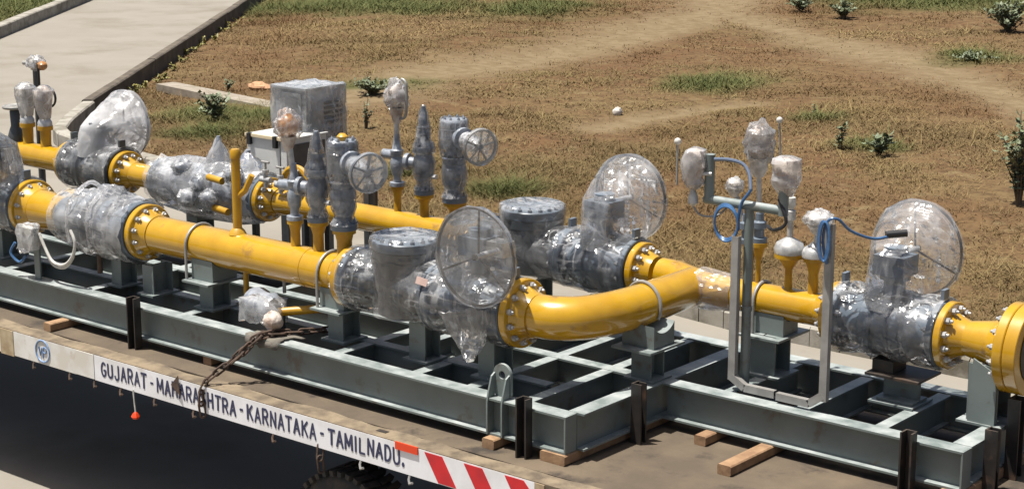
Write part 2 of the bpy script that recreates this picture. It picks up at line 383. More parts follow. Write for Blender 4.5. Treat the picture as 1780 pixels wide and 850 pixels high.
# dirt tracks and greener patches, from where they lie on the ground
track = [pz(u, v, ZG)[:2] for u, v in ((560, 190), (690, 150), (900, 110), (1100, 70), (1250, 20), (1300, -40))]
track2 = [pz(u, v, ZG)[:2] for u, v in ((1250, 20), (1420, 75), (1600, 125), (1790, 195), (1950, 260))]
track3 = [pz(u, v, ZG)[:2] for u, v in ((1040, 235), (1150, 215), (1300, 200))]
greens = [(560, 10, 2.2), (660, 12, 2.6), (740, 16, 1.6), (925, 22, 2.0), (1250, 165, 1.1), (1225, 168, .8), (1620, 15, 2.6), (1700, 12, 2.4), (1770, 22, 2.2),
          (1500, 12, 1.3), (1690, 118, .9), (645, 160, 1.0), (420, 15, 2.0), (20, 10, 4.5), (100, 0, 3.0), (360, 200, .8), (455, 212, 0.9), (360, 235, .6), (1530, 285, .5), (880, 330, .45), (1420, 232, .4), (700, 300, .4)]
greens = [(*pz(u, v, ZG)[:2], r) for u, v, r in greens]
def gfield(X, Y):
    g = np.zeros(X.shape)
    wob = vnoise(X, Y, 0.9, 3) * 0.7 + 0.65
    for x, y, r in greens: g = np.maximum(g, np.clip(1.25 - np.hypot((X - x) * .8, (Y - y) * .8) / (r * wob), 0, 1))
    return g
def tfield(X, Y):
    wob = vnoise(X, Y, 2.5, 8) * 0.8 + 0.6
    a = np.clip(1.2 - poly_d(X, Y, track) / (1.8 * wob), 0, 1); b = np.clip(1.2 - poly_d(X, Y, track2) / (1.3 * wob), 0, 1)
    c = np.clip(1.1 - poly_d(X, Y, track3) / (.7 * wob), 0, 1)
    return np.maximum(np.maximum(a, b), c)
def zfield(X, Y):
    d = np.minimum(poly_d(X, Y, kerbpts), poly_d(X, Y, leftpts)); ins = inside(X, Y, roadpts)
    mask = np.where(ins, 0, np.clip((d - 0.6) / 5.0, 0, 1)); mask = mask * mask * (3 - 2 * mask)
    z = vnoise(X, Y, 9, 1) * 0.55 + vnoise(X, Y, 3.4, 2) * 0.18 + vnoise(X, Y, 1.1, 5) * 0.07 + vnoise(X, Y, .5, 6) * 0.04 - 0.2
    far = np.clip((Y - 60) / 60, 0, 1)
    return ZG - 0.08 + np.where(ins, -0.06, 0) + mask * (z * (1 - .5 * far) - tfield(X, Y) * 0.06) + mask * 0.05
def grid(xs, ys):
    X, Y = np.meshgrid(xs, ys); Z = zfield(X.ravel(), Y.ravel()).reshape(X.shape)
    nx, ny = len(xs), len(ys)
    vs = np.stack([X.ravel(), Y.ravel(), Z.ravel()], 1)
    idx = np.arange(nx * ny).reshape(ny, nx)
    fs = np.stack([idx[:-1, :-1].ravel(), idx[:-1, 1:].ravel(), idx[1:, 1:].ravel(), idx[1:, :-1].ravel()], 1)
    return vs, fs
xs = np.concatenate([np.linspace(-400, -66, 18), np.arange(-62, 12, 0.26), np.linspace(13, 400, 24)])
ys = np.concatenate([np.linspace(-200, 3, 14), np.arange(4.5, 66, 0.26), np.linspace(68, 700, 40)])
vs, fs = grid(xs, ys)
gm = bpy.data.meshes.new('ground'); gm.from_pydata(vs.tolist(), [], fs.tolist()); gm.polygons.foreach_set('use_smooth', [True] * len(gm.polygons))
for nm, val in (('track', tfield(vs[:, 0], vs[:, 1])), ('green', gfield(vs[:, 0], vs[:, 1]))):
    at = gm.attributes.new(nm, 'FLOAT', 'POINT'); at.data.foreach_set('value', val.astype(np.float32))
ground = bpy.data.objects.new('ground', gm); COL.objects.link(ground); struct(ground)
m = bpy.data.materials.new('dry_soil'); m.use_nodes = True; N = m.node_tree.nodes; L = m.node_tree.links; b = N['Principled BSDF']; b.inputs['Roughness'].default_value = 0.95; b.inputs['Specular IOR Level'].default_value = 0.08
geo = N.new('ShaderNodeNewGeometry')
def _n(sc, det=8.0):
    n = N.new('ShaderNodeTexNoise'); n.inputs['Scale'].default_value = sc; n.inputs['Detail'].default_value = det; n.inputs['Roughness'].default_value = 0.65
    L.new(geo.outputs['Position'], n.inputs['Vector']); return n.outputs[0]
def _mr(x, a, bb):
    r = N.new('ShaderNodeMapRange'); r.inputs[1].default_value = a; r.inputs[2].default_value = bb; L.new(x, r.inputs[0]); return r.outputs[0]
def _mx(f, a, bb):
    x = N.new('ShaderNodeMix'); x.data_type = 'RGBA'; L.new(f, x.inputs[0])
    for s_, q in ((6, a), (7, bb)):
        if isinstance(q, tuple): x.inputs[s_].default_value = (*q, 1)
        else: L.new(q, x.inputs[s_])
    return x.outputs[2]
def _at(nm):
    a = N.new('ShaderNodeAttribute'); a.attribute_name = nm; return a.outputs['Fac']
c = _mx(_mr(_n(0.35), .38, .62), (0.112, 0.064, 0.032), (0.132, 0.092, 0.045))
c = _mx(_mr(_n(5.0), .45, .65), c, (0.076, 0.047, 0.025))
c = _mx(_mr(_n(2.1), .56, .68), c, (0.155, 0.115, 0.06))
c = _mx(_at('track'), c, _mx(_mr(_n(3.0), .4, .6), (0.178, 0.135, 0.08), (0.138, 0.10, 0.056)))
c = _mx(_at('green'), c, (0.07, 0.07, 0.026))
L.new(c, b.inputs['Base Color'])
bp = N.new('ShaderNodeBump'); bp.inputs['Strength'].default_value = 0.6; bp.inputs['Distance'].default_value = 0.03; L.new(_n(7.0), bp.inputs['Height']); L.new(bp.outputs[0], b.inputs['Normal'])
gm.materials.append(m)

# dry grass: thin blades over the whole field, one mass
def blades(name, n, label, hscale, seed, keep):
    rng = np.random.default_rng(seed)
    # sample in y with density falling with distance from the road
    t = rng.random(n); y = 7.8 + 62 * (np.exp(2.1 * t) - 1) / (math.exp(2.1) - 1)
    cxl = 8 - (y + 8.7) * .95; wid = (y + 8.7) * 1.12 + 6
    x = cxl + (rng.random(n) - 0.5) * wid
    ok = ~inside(x, y, roadpts) & (np.minimum(poly_d(x, y, kerbpts), poly_d(x, y, leftpts)) > 0.35)
    tr = tfield(x, y); gr = gfield(x, y)
    cl = vnoise(x, y, .8, 21) * 0.6 + vnoise(x, y, 2.6, 22) * 0.5
    ok &= (rng.random(n) > tr * 0.9) & (rng.random(n) < keep(gr, cl))
    x, y, gr, tr, cl = x[ok], y[ok], gr[ok], tr[ok], cl[ok]; n = len(x); z = zfield(x, y) - .01
    dist = np.hypot(x - 8, y + 8.7)
    h = (0.018 + 0.05 * rng.random(n) ** 2 + 0.035 * cl) * hscale * (1 + gr * 0.7) * (1 - .5 * tr)
    a = rng.random(n) * 2 * np.pi; lean = (0.8 + 2.6 * rng.random(n)) * h; wv = (0.003 + 0.006 * rng.random(n)) * (dist / 25)
    nb = 3; V = np.empty((n, nb, 3, 3)); C = np.empty((n, nb, 3))
    for k in range(nb):
        aa = a + k * 2.1 + rng.random(n); ox = (rng.random(n) - .5) * .14; oy = (rng.random(n) - .5) * .14; hh = h * (0.6 + .6 * rng.random(n))
        px, py_ = np.cos(aa + 1.57) * wv, np.sin(aa + 1.57) * wv
        V[:, k, 0] = np.stack([x + ox - px, y + oy - py_, z], 1); V[:, k, 1] = np.stack([x + ox + px, y + oy + py_, z], 1)
        V[:, k, 2] = np.stack([x + ox + np.cos(aa) * lean, y + oy + np.sin(aa) * lean, z + hh], 1)
        r = rng.random(n)[:, None]; mixf = vnoise(x, y, 1.7, 31)[:, None]
        dry = (1 - r) * np.array([.085, .054, .026]) + r * np.array([.225, .168, .078]); dry = dry * (.7 + .6 * mixf)
        red = np.array([.122, .064, .032]); m2 = np.clip((vnoise(x, y, 3.3, 33)[:, None] - .42) * 3, 0, 1); dry = dry * (1 - .65 * m2) + red * .65 * m2; m3 = np.clip((vnoise(x, y, 5.1, 35)[:, None] - .55) * 3, 0, 1) * .45; dry = dry * (1 - m3) + np.array([.16, .125, .055]) * m3
        gcol = (1 - r) * np.array([.06, .074, .026]) + r * np.array([.118, .125, .046])
        gg = np.clip(gr[:, None] * 1.3 * (rng.random(n)[:, None] * .6 + .6), 0, 1)
        C[:, k] = dry * (1 - gg) + gcol * gg
    V = V.reshape(-1, 3); nf = n * nb
    me = bpy.data.meshes.new(name); me.vertices.add(nf * 3); me.vertices.foreach_set('co', V.ravel().astype(np.float32))
    me.loops.add(nf * 3); me.loops.foreach_set('vertex_index', np.arange(nf * 3, dtype=np.int32))
    me.polygons.add(nf); me.polygons.foreach_set('loop_start', np.arange(0, nf * 3, 3, dtype=np.int32)); me.polygons.foreach_set('loop_total', np.full(nf, 3, np.int32))
    me.update()
    at = me.color_attributes.new('blade', 'FLOAT_COLOR', 'POINT')
    cc = np.ones((nf, 3, 4), np.float32); cc[:, :, :3] = C.reshape(-1, 1, 3); at.data.foreach_set('color', cc.ravel())
    o = bpy.data.objects.new(name, me); COL.objects.link(o); o['kind'] = 'stuff'; o['label'] = label; o['category'] = 'grass'
    mm = bpy.data.materials.new(name); mm.use_nodes = True; NN = mm.node_tree.nodes; LL = mm.node_tree.links
    a_ = NN.new('ShaderNodeVertexColor'); a_.layer_name = 'blade'; LL.new(a_.outputs[0], NN['Principled BSDF'].inputs['Base Color']); NN['Principled BSDF'].inputs['Roughness'].default_value = 0.8
    NN['Principled BSDF'].inputs['Specular IOR Level'].default_value = 0.08
    me.materials.append(mm); return o
blades('dry_grass', 420000, 'parched brown grass covering the open field behind the kerb', 1.0, 5, lambda g, c: np.clip((c - .25) * 1.8, .15, 1))
blades('straw_grass', 26000, 'taller pale straw tufts standing out of the dry field', 3.0, 9, lambda g, c: np.clip((c - .55) * 2.5, 0.03, .8))
blades('green_grass', 220000, 'patches of green grass scattered over the dry field', 1.9, 6, lambda g, c: np.clip(g * 1.2 - .15, 0, 1))

# ------------------------------------------------------------------ kerbs of single stones
def kerb_run(parent, pts, step, h, w, mat_, z0=ZG - 0.1, inset=0.0, gap=0.012):
    P = [Vector((p[0], p[1], 0)) for p in pts]; d = [0]
    for a, b_ in zip(P[:-1], P[1:]): d.append(d[-1] + (b_ - a).length)
    def at(s):
        for i in range(len(P) - 1):
            if s <= d[i + 1] or i == len(P) - 2:
                return P[i] + (P[i + 1] - P[i]) * ((s - d[i]) / max(d[i + 1] - d[i], 1e-6))
    n = max(1, int(d[-1] / step)); st = d[-1] / n
    for i in range(n):
        a, b_ = at(i * st + gap / 2), at((i + 1) * st - gap / 2); t = (b_ - a).normalized(); nr = Vector((t.y, -t.x, 0))
        dz = random.uniform(-.006, .006); j = random.uniform(-.005, .005)
        q = MB(); c_ = 0.025; prof = [(0, z0), (0, ZG + h - c_ + dz), (c_, ZG + h + dz), (w - c_, ZG + h + dz), (w, ZG + h - c_ + dz), (w, z0)]
        q.prism([Vector((a.x, a.y, 0)) + nr * (k_ + j) + Vector((0, 0, zz)) for k_, zz in prof], b_ - a)
        q.build('kerb_stone', mat_, parent)
kb = bpy.data.objects.new('kerb', None); COL.objects.link(kb); ROOT[kb.name] = Vector((0, 0, 0)); struct(kb)
kerb_run(kb, [G(8, 6.95), G(-2, 6.95), G(-9, 8.0)], 0.36, 0.21, 0.16, kerbm)
kerb_run(kb, [G(-9, 8.0)] + [(p.x, p.y) for p in KS[2:]], 0.6, 0.25, 0.24, kerbm)
kb2 = bpy.data.objects.new('kerb', None); COL.objects.link(kb2); ROOT[kb2.name] = Vector((0, 0, 0)); struct(kb2)
kerb_run(kb2, [side_start[:2], (side_start + DIR * 40)[:2]], 2.0, 0.27, 0.2, kerbdark, gap=.01)
kb3 = bpy.data.objects.new('kerb', None); COL.objects.link(kb3); ROOT[kb3.name] = Vector((0, 0, 0)); struct(kb3)
kerb_run(kb3, [(p[0], p[1]) for p in ((left0 + DIR * 26), left0, G(-26.8, 13.9))], 1.6, 0.30, 0.3, kerbm, gap=.01)

# ================================================================== TRAILER
YE = -0.345
tr = thing('trailer', 'flatbed trailer with dirty brown deck and white lettered side panel', 'trailer', (-1.5, 1.05, ZG))
dk = MB(); dk.box(-10, 6.5, YE + .16, 2.9, -0.09, 0)
deck = dk.build('deck', deckm, tr)
e_ = MB(); n_ = 120; pts = []
for i in range(n_ + 1):
    x = -10 + 16.5 * i / n_; pts.append((x, YE + .15 + .05 * noise.noise(Vector((x * 2.1, 3, 0))) + .03 * noise.noise(Vector((x * 7, 1, 0)))))
e_.prism([Vector((-10, YE, 0.003))] + [Vector((6.5, YE, 0.003))] + [Vector((x, y, 0.003)) for x, y in reversed(pts)], (0, 0, -0.06))
e_.build('deck_edge', edgem, tr)
cb = MB(); cb.ibeam((-10, .55, -.09), (6.5, .55, -.09), .45, .18); cb.build('chassis_beam', black, tr)
cb = MB(); cb.ibeam((-10, 1.55, -.09), (6.5, 1.55, -.09), .45, .18); cb.build('chassis_beam', black, tr)
for i in range(11):
    cb = MB(); cb.box(-9.5 + i * 1.4, -9.42 + i * 1.4, -.28, 2.4, -.2, -.092); cb.build('cross_member', black, tr)
def panel(x0, x1, m_, name='side_panel', z0=-.205, y0=YE - .002):
    b_ = MB(); b_.box(x0, x1, y0, YE + .03, z0, -.004); return b_.build(name, m_, tr)
panel(-10, -4.30, whiteold); panel(-4.296, -4.12, ochre, 'stake_pocket', -.215, YE - .006); panel(-4.116, -3.32, whiteold)
panel(-3.316, -3.09, whiteold, 'stake_pocket', -.2, YE - .006); pl = panel(-3.086, 1.26, whitep); panel(1.264, 1.34, ochre, 'stake_pocket', -.2, YE - .006)
# lettering along the panel
def _cv(cx, cz, rx, rz, a0, a1, n=7): return [(cx + rx * math.cos(math.radians(a0 + (a1 - a0) * k / n)), cz + rz * math.sin(math.radians(a0 + (a1 - a0) * k / n))) for k in range(n + 1)]
GLYPH = {  # strokes in a cell 1 wide, 1 high
    'G': [_cv(.5, .5, .46, .5, 50, 320, 12) + [(.92, .44), (.55, .44)]],
    'U': [[(.06, 1), (.06, .3)] + _cv(.5, .3, .44, .3, 180, 360) + [(.94, 1)]],
    'J': [[(.85, 1), (.85, .28)] + _cv(.47, .28, .38, .28, 360, 190)],
    'A': [[(.02, 0), (.5, 1), (.98, 0)], [(.2, .34), (.8, .34)]],
    'R': [[(.08, 0), (.08, 1), (.55, 1)] + _cv(.58, .74, .34, .26, 90, -90) + [(.1, .48)], [(.5, .48), (.95, 0)]],
    'T': [[(.0, 1), (1, 1)], [(.5, 1), (.5, 0)]],
    'M': [[(.04, 0), (.08, 1), (.5, .25), (.92, 1), (.96, 0)]],
    'H': [[(.08, 0), (.08, 1)], [(.92, 0), (.92, 1)], [(.08, .5), (.92, .5)]],
    'S': [_cv(.5, .75, .40, .25, 40, 260, 9) + _cv(.5, .25, .42, .25, 90, -150, 9)],
    'K': [[(.08, 0), (.08, 1)], [(.92, 1), (.1, .42)], [(.38, .6), (.95, 0)]],
    'N': [[(.08, 0), (.08, 1), (.92, 0), (.92, 1)]],
    'I': [[(.5, 0), (.5, 1)]],
    'L': [[(.1, 1), (.1, 0), (.9, 0)]],
    'D': [[(.08, 0), (.08, 1), (.4, 1)] + _cv(.42, .5, .5, .5, 90, -90, 9) + [(.08, 0)]],
    '-': [[(.15, .5), (.85, .5)]], '.': [[(.3, .03), (.36, .03)]]}
WID = {'I': .3, '-': .55, '.': .4, 'M': 1.15, ' ': .02}
def lettering(body, x0, x1, z0, z1, y, m_, parent):
    rng = random.Random(3); gap = .38; tot = sum(WID.get(c, .95) + gap for c in body) - gap; k = (x1 - x0) / tot; x = x0; hw = .0088; dep = 0
    for c in body:
        w = WID.get(c, .95) * k; dz = rng.uniform(-.004, .004); sl = rng.uniform(-.03, .03); hh = (z1 - z0) * rng.uniform(.95, 1.04)
        mb = MB()
        for st_ in GLYPH.get(c, []):
            t_ = hw * (1.7 if c == '.' else 1.0) * rng.uniform(.88, 1.1)
            P = [Vector((x + a * w + sl * b_ * .1, 0, z0 + dz + b_ * hh)) for a, b_ in st_]
            for a, b_ in zip(P[:-1], P[1:]):
                d = (b_ - a).normalized(); n = Vector((-d.z, 0, d.x)); dep = (dep + 1) % 9; yy = Vector((0, y - .00012 * dep, 0)); e = d * t_ * .55
                mb.prism([a - e * .6 + n * t_ + yy, a - e * 1.5 + yy, a - e * .6 - n * t_ + yy, b_ + e * .6 - n * t_ + yy, b_ + e * 1.5 + yy, b_ + e * .6 + n * t_ + yy], (0, .0015, 0))
        x += w + gap * k
        if mb.v: mb.build('letter', m_, parent)
lettering('GUJARAT - MAHARASHTRA - KARNATAKA - TAMILNADU.', -3.0, .165, -.15, -.044, YE - .0042, navy, pl)
for i, x in enumerate((.34, .68, 1.02)):
    w_ = .155; s_ = MB(); x1 = min(x + w_, 1.25); sk_ = .12
    pts_ = [(x, -.012), (x + w_, -.012), (x + w_ + sk_, -.199), (x + sk_, -.199)] if i < 2 else [(x, -.012), (x + w_, -.012), (1.252, -.09), (1.252, -.199), (x + sk_, -.199)]
    s_.prism([Vector((a, YE - .0045, b_)) for a, b_ in pts_], (0, .002, 0)); s_.build('red_stripe', redp, pl)
s_ = MB(); s_.box(.085, .285, YE - .012, YE - .0025, -.046, .006); s_.build('reflector', redo, pl)
# round emblem on the worn panel
em = MB(); cxe, cze = -3.735, -.098
ring = [Vector((cxe + .088 * math.cos(a) * 1.0, YE - .004, cze + .088 * math.sin(a))) for a in np.linspace(0, 2 * math.pi, 33)[:-1]]
em.tube(ring, .0075, 6, True)
em.tube([(cxe - .045, YE - .004, cze + .03), (cxe - .03, YE - .004, cze - .035), (cxe - .005, YE - .004, cze + .03)], .007, 6)
em.tube(arc((cxe + .028, YE - .004, cze + .012), .024, 0, 2 * math.pi, 10, 'xz'), .0065, 6); em.tube([(cxe + .005, YE - .004, cze + .03), (cxe + .005, YE - .004, cze - .055)], .0065, 6)
em.build('emblem', emblemm, [o for o in tr.children if o.name.startswith('side_panel')][1])
# rope hooks, torn flap, wheel
for u, v in ((62, 626), (125, 648), (168, 662), (213, 672), (272, 690), (340, 715), (478, 752), (630, 795), (715, 820)):
    p = py(u, v, YE + .02); x = p.x
    h_ = MB(); h_.tube([(x, YE + .015, -.19), (x, YE - .005, -.235), (x + .02, YE - .02, -.258), (x + .045, YE - .02, -.245)], .009, 6); h_.build('rope_hook', galv if u > 600 else rust, tr)
fl_ = MB(); p = py(305, 668, YE - .012)
fl_.prism([p + Vector((-.055, 0, -.012)), p + Vector((.035, -.004, .075)), p + Vector((.055, -.01, -.07))], (0, .004, 0)); fl_.build('rusty_flap', rust, tr)
hl = pz(665, 750, 0); hb = MB(); hb.box(hl.x - .045, hl.x + .045, hl.y - .02, hl.y + .02, .001, .006); hb.build('stake_socket', black, tr)
hl = pz(195, 700, 0)
def wheel(xc, yc):
    zc = ZG + .5; k = .5 / .415
    ty = MB(); prof = [(-.14, .25), (-.14, .36), (-.11, .40), (0, .408), (.11, .40), (.14, .36), (.14, .25)]
    ty.lathe((xc, yc, zc), (0, 1, 0), [(a, b * .5 / .415) for a, b in prof], 48)
    for k in range(40):
        a = 2 * math.pi * k / 40; rot = Matrix.Rotation(-a, 3, 'Y'); c_ = Vector((xc, yc, zc))
        for s in (-1, 1):
            ty.box(xc - .022, xc + .022, yc + (.012 if s > 0 else -.145), yc + (.145 if s > 0 else -.012), zc + .47, zc + .508, rot @ Matrix.Rotation(.18 * s, 3, 'Z'), c_)
    w_ = ty.build('wheel', rubber, tr)
    r_ = MB(); r_.lathe((xc, yc, zc), (0, 1, 0), [(-.13, .25), (-.12, .23), (-.05, .21), (-.03, .12), (-.08, .1), (-.08, .0)], 24); r_.build('rim', black, w_)
wp = py(628, 822, -.05)
for y_ in (-.1, 2.2): wheel(wp.x, y_)
wheel(wp.x + 1.25, -.1)

# ================================================================== SKID FRAME
ZT = 0.32
sk_ = thing('skid_frame', 'grey green steel beam skid frame lying on timber blocks on the trailer deck', 'skid frame', (-1.5, 1.05, 0.07))
def beam(p0, p1, h=.25, w=.125, zt=ZT):
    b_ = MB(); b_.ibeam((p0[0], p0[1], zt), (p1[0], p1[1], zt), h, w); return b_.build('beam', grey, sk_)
XE = 1.22
beam((-9, .063), (XE, .063)); beam((-9, 2.06), (3.45, 2.06)); beam((XE + .06, 1.06), (3.45, 1.06))
beam((-9, .50), (.71, .50), .2, .09, ZT - .003); beam((-9, 1.06), (XE - .06, 1.06), .2, .1, ZT - .003)
beam((XE, .128), (XE, 1.995)); beam((3.39, 1.128), (3.39, 1.995))
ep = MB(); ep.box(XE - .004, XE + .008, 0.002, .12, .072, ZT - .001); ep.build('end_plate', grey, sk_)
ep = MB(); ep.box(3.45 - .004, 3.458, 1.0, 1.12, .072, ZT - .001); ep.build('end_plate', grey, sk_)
xc_ = [pz(u, v, ZT).x for u, v in ((5, 467), (148, 503), (306, 549), (568, 617), (711, 650), (805, 675), (915, 695))]
for x in [-7.6, -6.2] + xc_: beam((x, .128), (x, 1.995), .2, .09, ZT - .006)
for x in (1.72, 2.27, 2.84): beam((x, 1.128), (x, 1.995), .2, .09, ZT - .006)
beam((-.62, .55), (-.62, 1.0), .15, .08, ZT - .009); beam((-.2, 1.12), (-.2, 2.0), .15, .08, ZT - .009)
# lifting lug with its doubler plates
def lug(x):
    lg = MB(); a_ = arc((x, .07, ZT + .15), .075, math.pi * 1.05, -math.pi * .05, 12, 'xz')
    out = [Vector((x - .075, .07, ZT + .001))] + a_ + [Vector((x + .075, .07, ZT + .001))]
    hole = [Vector((x, .07, ZT + .15)) + Vector((.028 * math.cos(t), 0, .028 * math.sin(t))) for t in np.linspace(math.pi * 1.05, -math.pi * .05 , 13)]
    th = Vector((0, .022, 0)); n = len(a_); vs = []; fs = []
    # plate with a hole: outer arc to full hole circle, built as quads
    cc = Vector((x, .07, ZT + .15)); seg = 24; ou = []; inn = []
    for k in range(seg):
        t = 2 * math.pi * k / seg; d = Vector((math.cos(t), 0, math.sin(t)))
        if d.z >= -.1: o_ = cc + d * .075
        else:
            s_ = min(.075 / max(abs(d.x), 1e-6), .149 / max(-d.z, 1e-6)); o_ = cc + d * s_
        ou.append(o_); inn.append(cc + d * .027)
    vs = ou + inn + [p + th for p in ou] + [p + th for p in inn]
    for k in range(seg):
        j = (k + 1) % seg
        fs += [(k, j, seg + j, seg + k), (2 * seg + j, 2 * seg + k, 3 * seg + k, 3 * seg + j), (j, k, 2 * seg + k, 2 * seg + j), (seg + k, seg + j, 3 * seg + j, 3 * seg + k)]
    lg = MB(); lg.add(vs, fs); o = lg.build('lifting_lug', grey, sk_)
    ck = MB(); ck.lathe((x, .062, ZT + .15), (0, 1, 0), [(0, .05), (.007, .05)], 20); 
    for s in (-1, 1):
        st = MB(); xx = x + s * .062
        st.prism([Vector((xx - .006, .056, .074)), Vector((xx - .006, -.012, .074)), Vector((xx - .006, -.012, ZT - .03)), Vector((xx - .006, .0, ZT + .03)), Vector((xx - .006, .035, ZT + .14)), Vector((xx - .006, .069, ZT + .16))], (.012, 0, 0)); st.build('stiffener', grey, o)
lug(pz(872, 690, ZT).x)

def pillar(x, y, w, d, z1, saddle=None, strap=None, base=True, cen=None, r=None):
    """H column on the frame with base plate; optional saddle block and U strap over a pipe of radius r at (y, z)"""
    b_ = MB(); z0 = ZT + .012; t = .012
    b_.box(x - w / 2, x + w / 2, y - d / 2, y - d / 2 + t, z0, z1); b_.box(x - w / 2, x + w / 2, y + d / 2 - t, y + d / 2, z0, z1); b_.box(x - t / 2, x + t / 2, y - d / 2 + t, y + d / 2 - t, z0, z1)
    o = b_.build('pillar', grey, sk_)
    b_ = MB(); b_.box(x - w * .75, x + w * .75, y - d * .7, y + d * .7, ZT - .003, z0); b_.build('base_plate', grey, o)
    if saddle:
        sw, shh = saddle; yc, zc = cen; q = MB()
        n = 14; a0 = math.radians(215); a1 = math.radians(325); rr = r + .004
        inn = [Vector((x - sw / 2, yc + rr * math.cos(a0 + (a1 - a0) * k / n), zc + rr * math.sin(a0 + (a1 - a0) * k / n))) for k in range(n + 1)]
        q.prism([Vector((x - sw / 2, inn[0].y, z1 + .001)), ] + inn + [Vector((x - sw / 2, inn[-1].y, z1 + .001))], (sw, 0, 0)); q.build('saddle', grey, o)
        q = MB(); q.box(x - sw * .62, x + sw * .62, yc - .2, yc + .2, z1 - .016, z1); q.build('saddle_plate', grey, o)
    if strap:
        yc, zc = cen; p = [Vector((strap, yc - r - .012, z1 - .02)), Vector((strap, yc - r - .012, zc))]
        p += [Vector((strap, yc - (r + .012) * math.cos(a), zc + (r + .012) * math.sin(a))) for a in np.linspace(.2, math.pi - .2, 14)]
        p += [Vector((strap, yc + r + .012, zc)), Vector((strap, yc + r + .012, z1 - .02))]
        q = MB(); q.tube(p, .011, 8); q.build('u_bolt', galv, o)
    return o
YN, ZN, RN = .40, .80, .146
YF, ZF, RF = 1.80, .83, .108
YH, ZH, RH = 1.70, .81, .112
pillar(-3.62, .40, .12, .16, .60); pillar(-3.2, .40, .13, .2, .56)
pillar(-2.52, .40, .15, .18, .55, (.24, .2), -2.66, cen=(YN, ZN), r=RN)
pillar(-1.12, .40, .15, .18, .57, (.24, .2), -1.23, cen=(YN, ZN), r=RN)
pillar(-.33, .40, .15, .16, .59); pillar(.30, .42, .14, .2, .58)
pillar(1.13, 1.03, .16, .16, .56, (.26, .2), None, cen=(1.03, .80), r=.14)
pillar(1.70, 1.66, .2, .2, .60, (.26, .15), None, cen=(YH, ZH), r=RH)
pillar(3.30, 1.66, .2, .2, .70); pillar(-1.9, YF, .13, .16, .62, (.2, .1), None, cen=(YF, ZF), r=RF)
pillar(-4.3, YF, .14, .2, .6); pillar(-5.4, YF, .14, .2, .6); pillar(-.45, YF, .14, .2, .6); pillar(.2, YF, .14, .2, .6); pillar(-5.2, .40, .14, .2, .56)
# gusset plate of the end support, and the shim stack below the header valve
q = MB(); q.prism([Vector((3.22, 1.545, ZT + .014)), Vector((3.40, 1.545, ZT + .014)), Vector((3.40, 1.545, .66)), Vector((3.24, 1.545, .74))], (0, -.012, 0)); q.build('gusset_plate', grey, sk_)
xs_ = 2.70
st = MB(); st.ibeam((xs_ - .13, 1.66, .50), (xs_ + .13, 1.66, .50), .165, .2); st.build('shim_beam', grey, sk_)
st = MB(); st.box(xs_ - .19, xs_ + .19, 1.5, 1.82, .502, .518); st.build('shim_plate', black, sk_)
st = MB(); st.box(xs_ - .17, xs_ - .02, 1.56, 1.74, .52, .60); st.build('shim_block', black, sk_)
st = MB(); st.box(xs_ - .17, xs_ + .15, 1.52, 1.8, ZT - .002, ZT + .012); st.build('base_plate', grey, sk_)

# ================================================================== PIPE SPOOLS
def spool_end(t, x, dirx, y, z, r, R=.225, mat_=yellow, th=.055, nb=12, me=BOLT):
    """weld neck flange whose joint face is at x, pipe leaving towards dirx"""
    x0, x1 = (x, x + th) if dirx > 0 else (x - th, x)
    f = flange(t, x0, x1, y, z, R, mat_, nb, 1 if dirx > 0 else -1, me)
    q = MB(); a = x1 if dirx > 0 else x0
    q.lathe((a, y, z), (dirx, 0, 0), [(0, r + .045), (.02, r + .03), (.06, r + .012), (.10, r + .001)], 32); q.build('neck', mat_, f)
t = thing('pipe_spool', 'long glossy yellow pipe with two U straps, front run above the lettered panel', 'pipe', (-2.05, YN, ZN - RN))
q = MB(); q.cyl((-3.15, YN, ZN), (-1.04, YN, ZN), RN, n=40); q.build('pipe', yellow, t)
spool_end(t, -3.32, 1, YN, ZN, RN); spool_end(t, -.985, -1, YN, ZN, RN, nb=12)
for xw in (-3.165, -1.44, -1.14):
    q = MB(); q.lathe((xw - .008, YN, ZN), (1, 0, 0), [(0, RN - .004), (.004, RN + .003), (.012, RN + .003), (.016, RN - .004)], 40, jit=.001); q.build('weld_seam', yellow, t)
NZ = lambda x, y, z, r, h, rr: MB().lathe((x, y, z), (0, 0, 1), [(-.03, r * 1.25), (0, r), (h * .55, r), (h - .03, rr * .8), (h - .028, rr), (h, rr)], 20)
for x, r, h, rr in ((-1.605, .036, .19, .06), (-1.365, .04, .21, .075), (-1.10, .055, .19, .085)): NZ(x, YN, ZN + RN, r, h, rr).build('nozzle', yellow_d, t)
q = MB(); q.cyl((-2.235, YN, ZN + RN - .02), (-2.235, YN, 1.52), .034); q.lathe((-2.235, YN, 1.52), (0, 0, 1), [(0, .04), (.05, .042), (.07, .03)], 14); q.lathe((-2.235, YN, ZN + RN - .01), (0, 0, 1), [(0, .07), (.03, .055), (.05, .036)], 14); q.build('vent_stub', yellow_d, t)
q = MB(); q.tube([(-2.235, YN, 1.22), (-2.16, YN + .02, 1.28), (-2.1, YN + .04, 1.40)], .024, 8); q.build('vent_branch', yellow_d, t)
q = MB(); q.cyl((-2.16, YN, ZN - RN + .02), (-2.16, YN, .46), .022); q.build('drain_stub', yellow_d, t)
q = MB(); q.cyl((-1.74, YN, ZN - RN + .02), (-1.74, YN, .56), .014); q.build('drain_stub', galv, t)

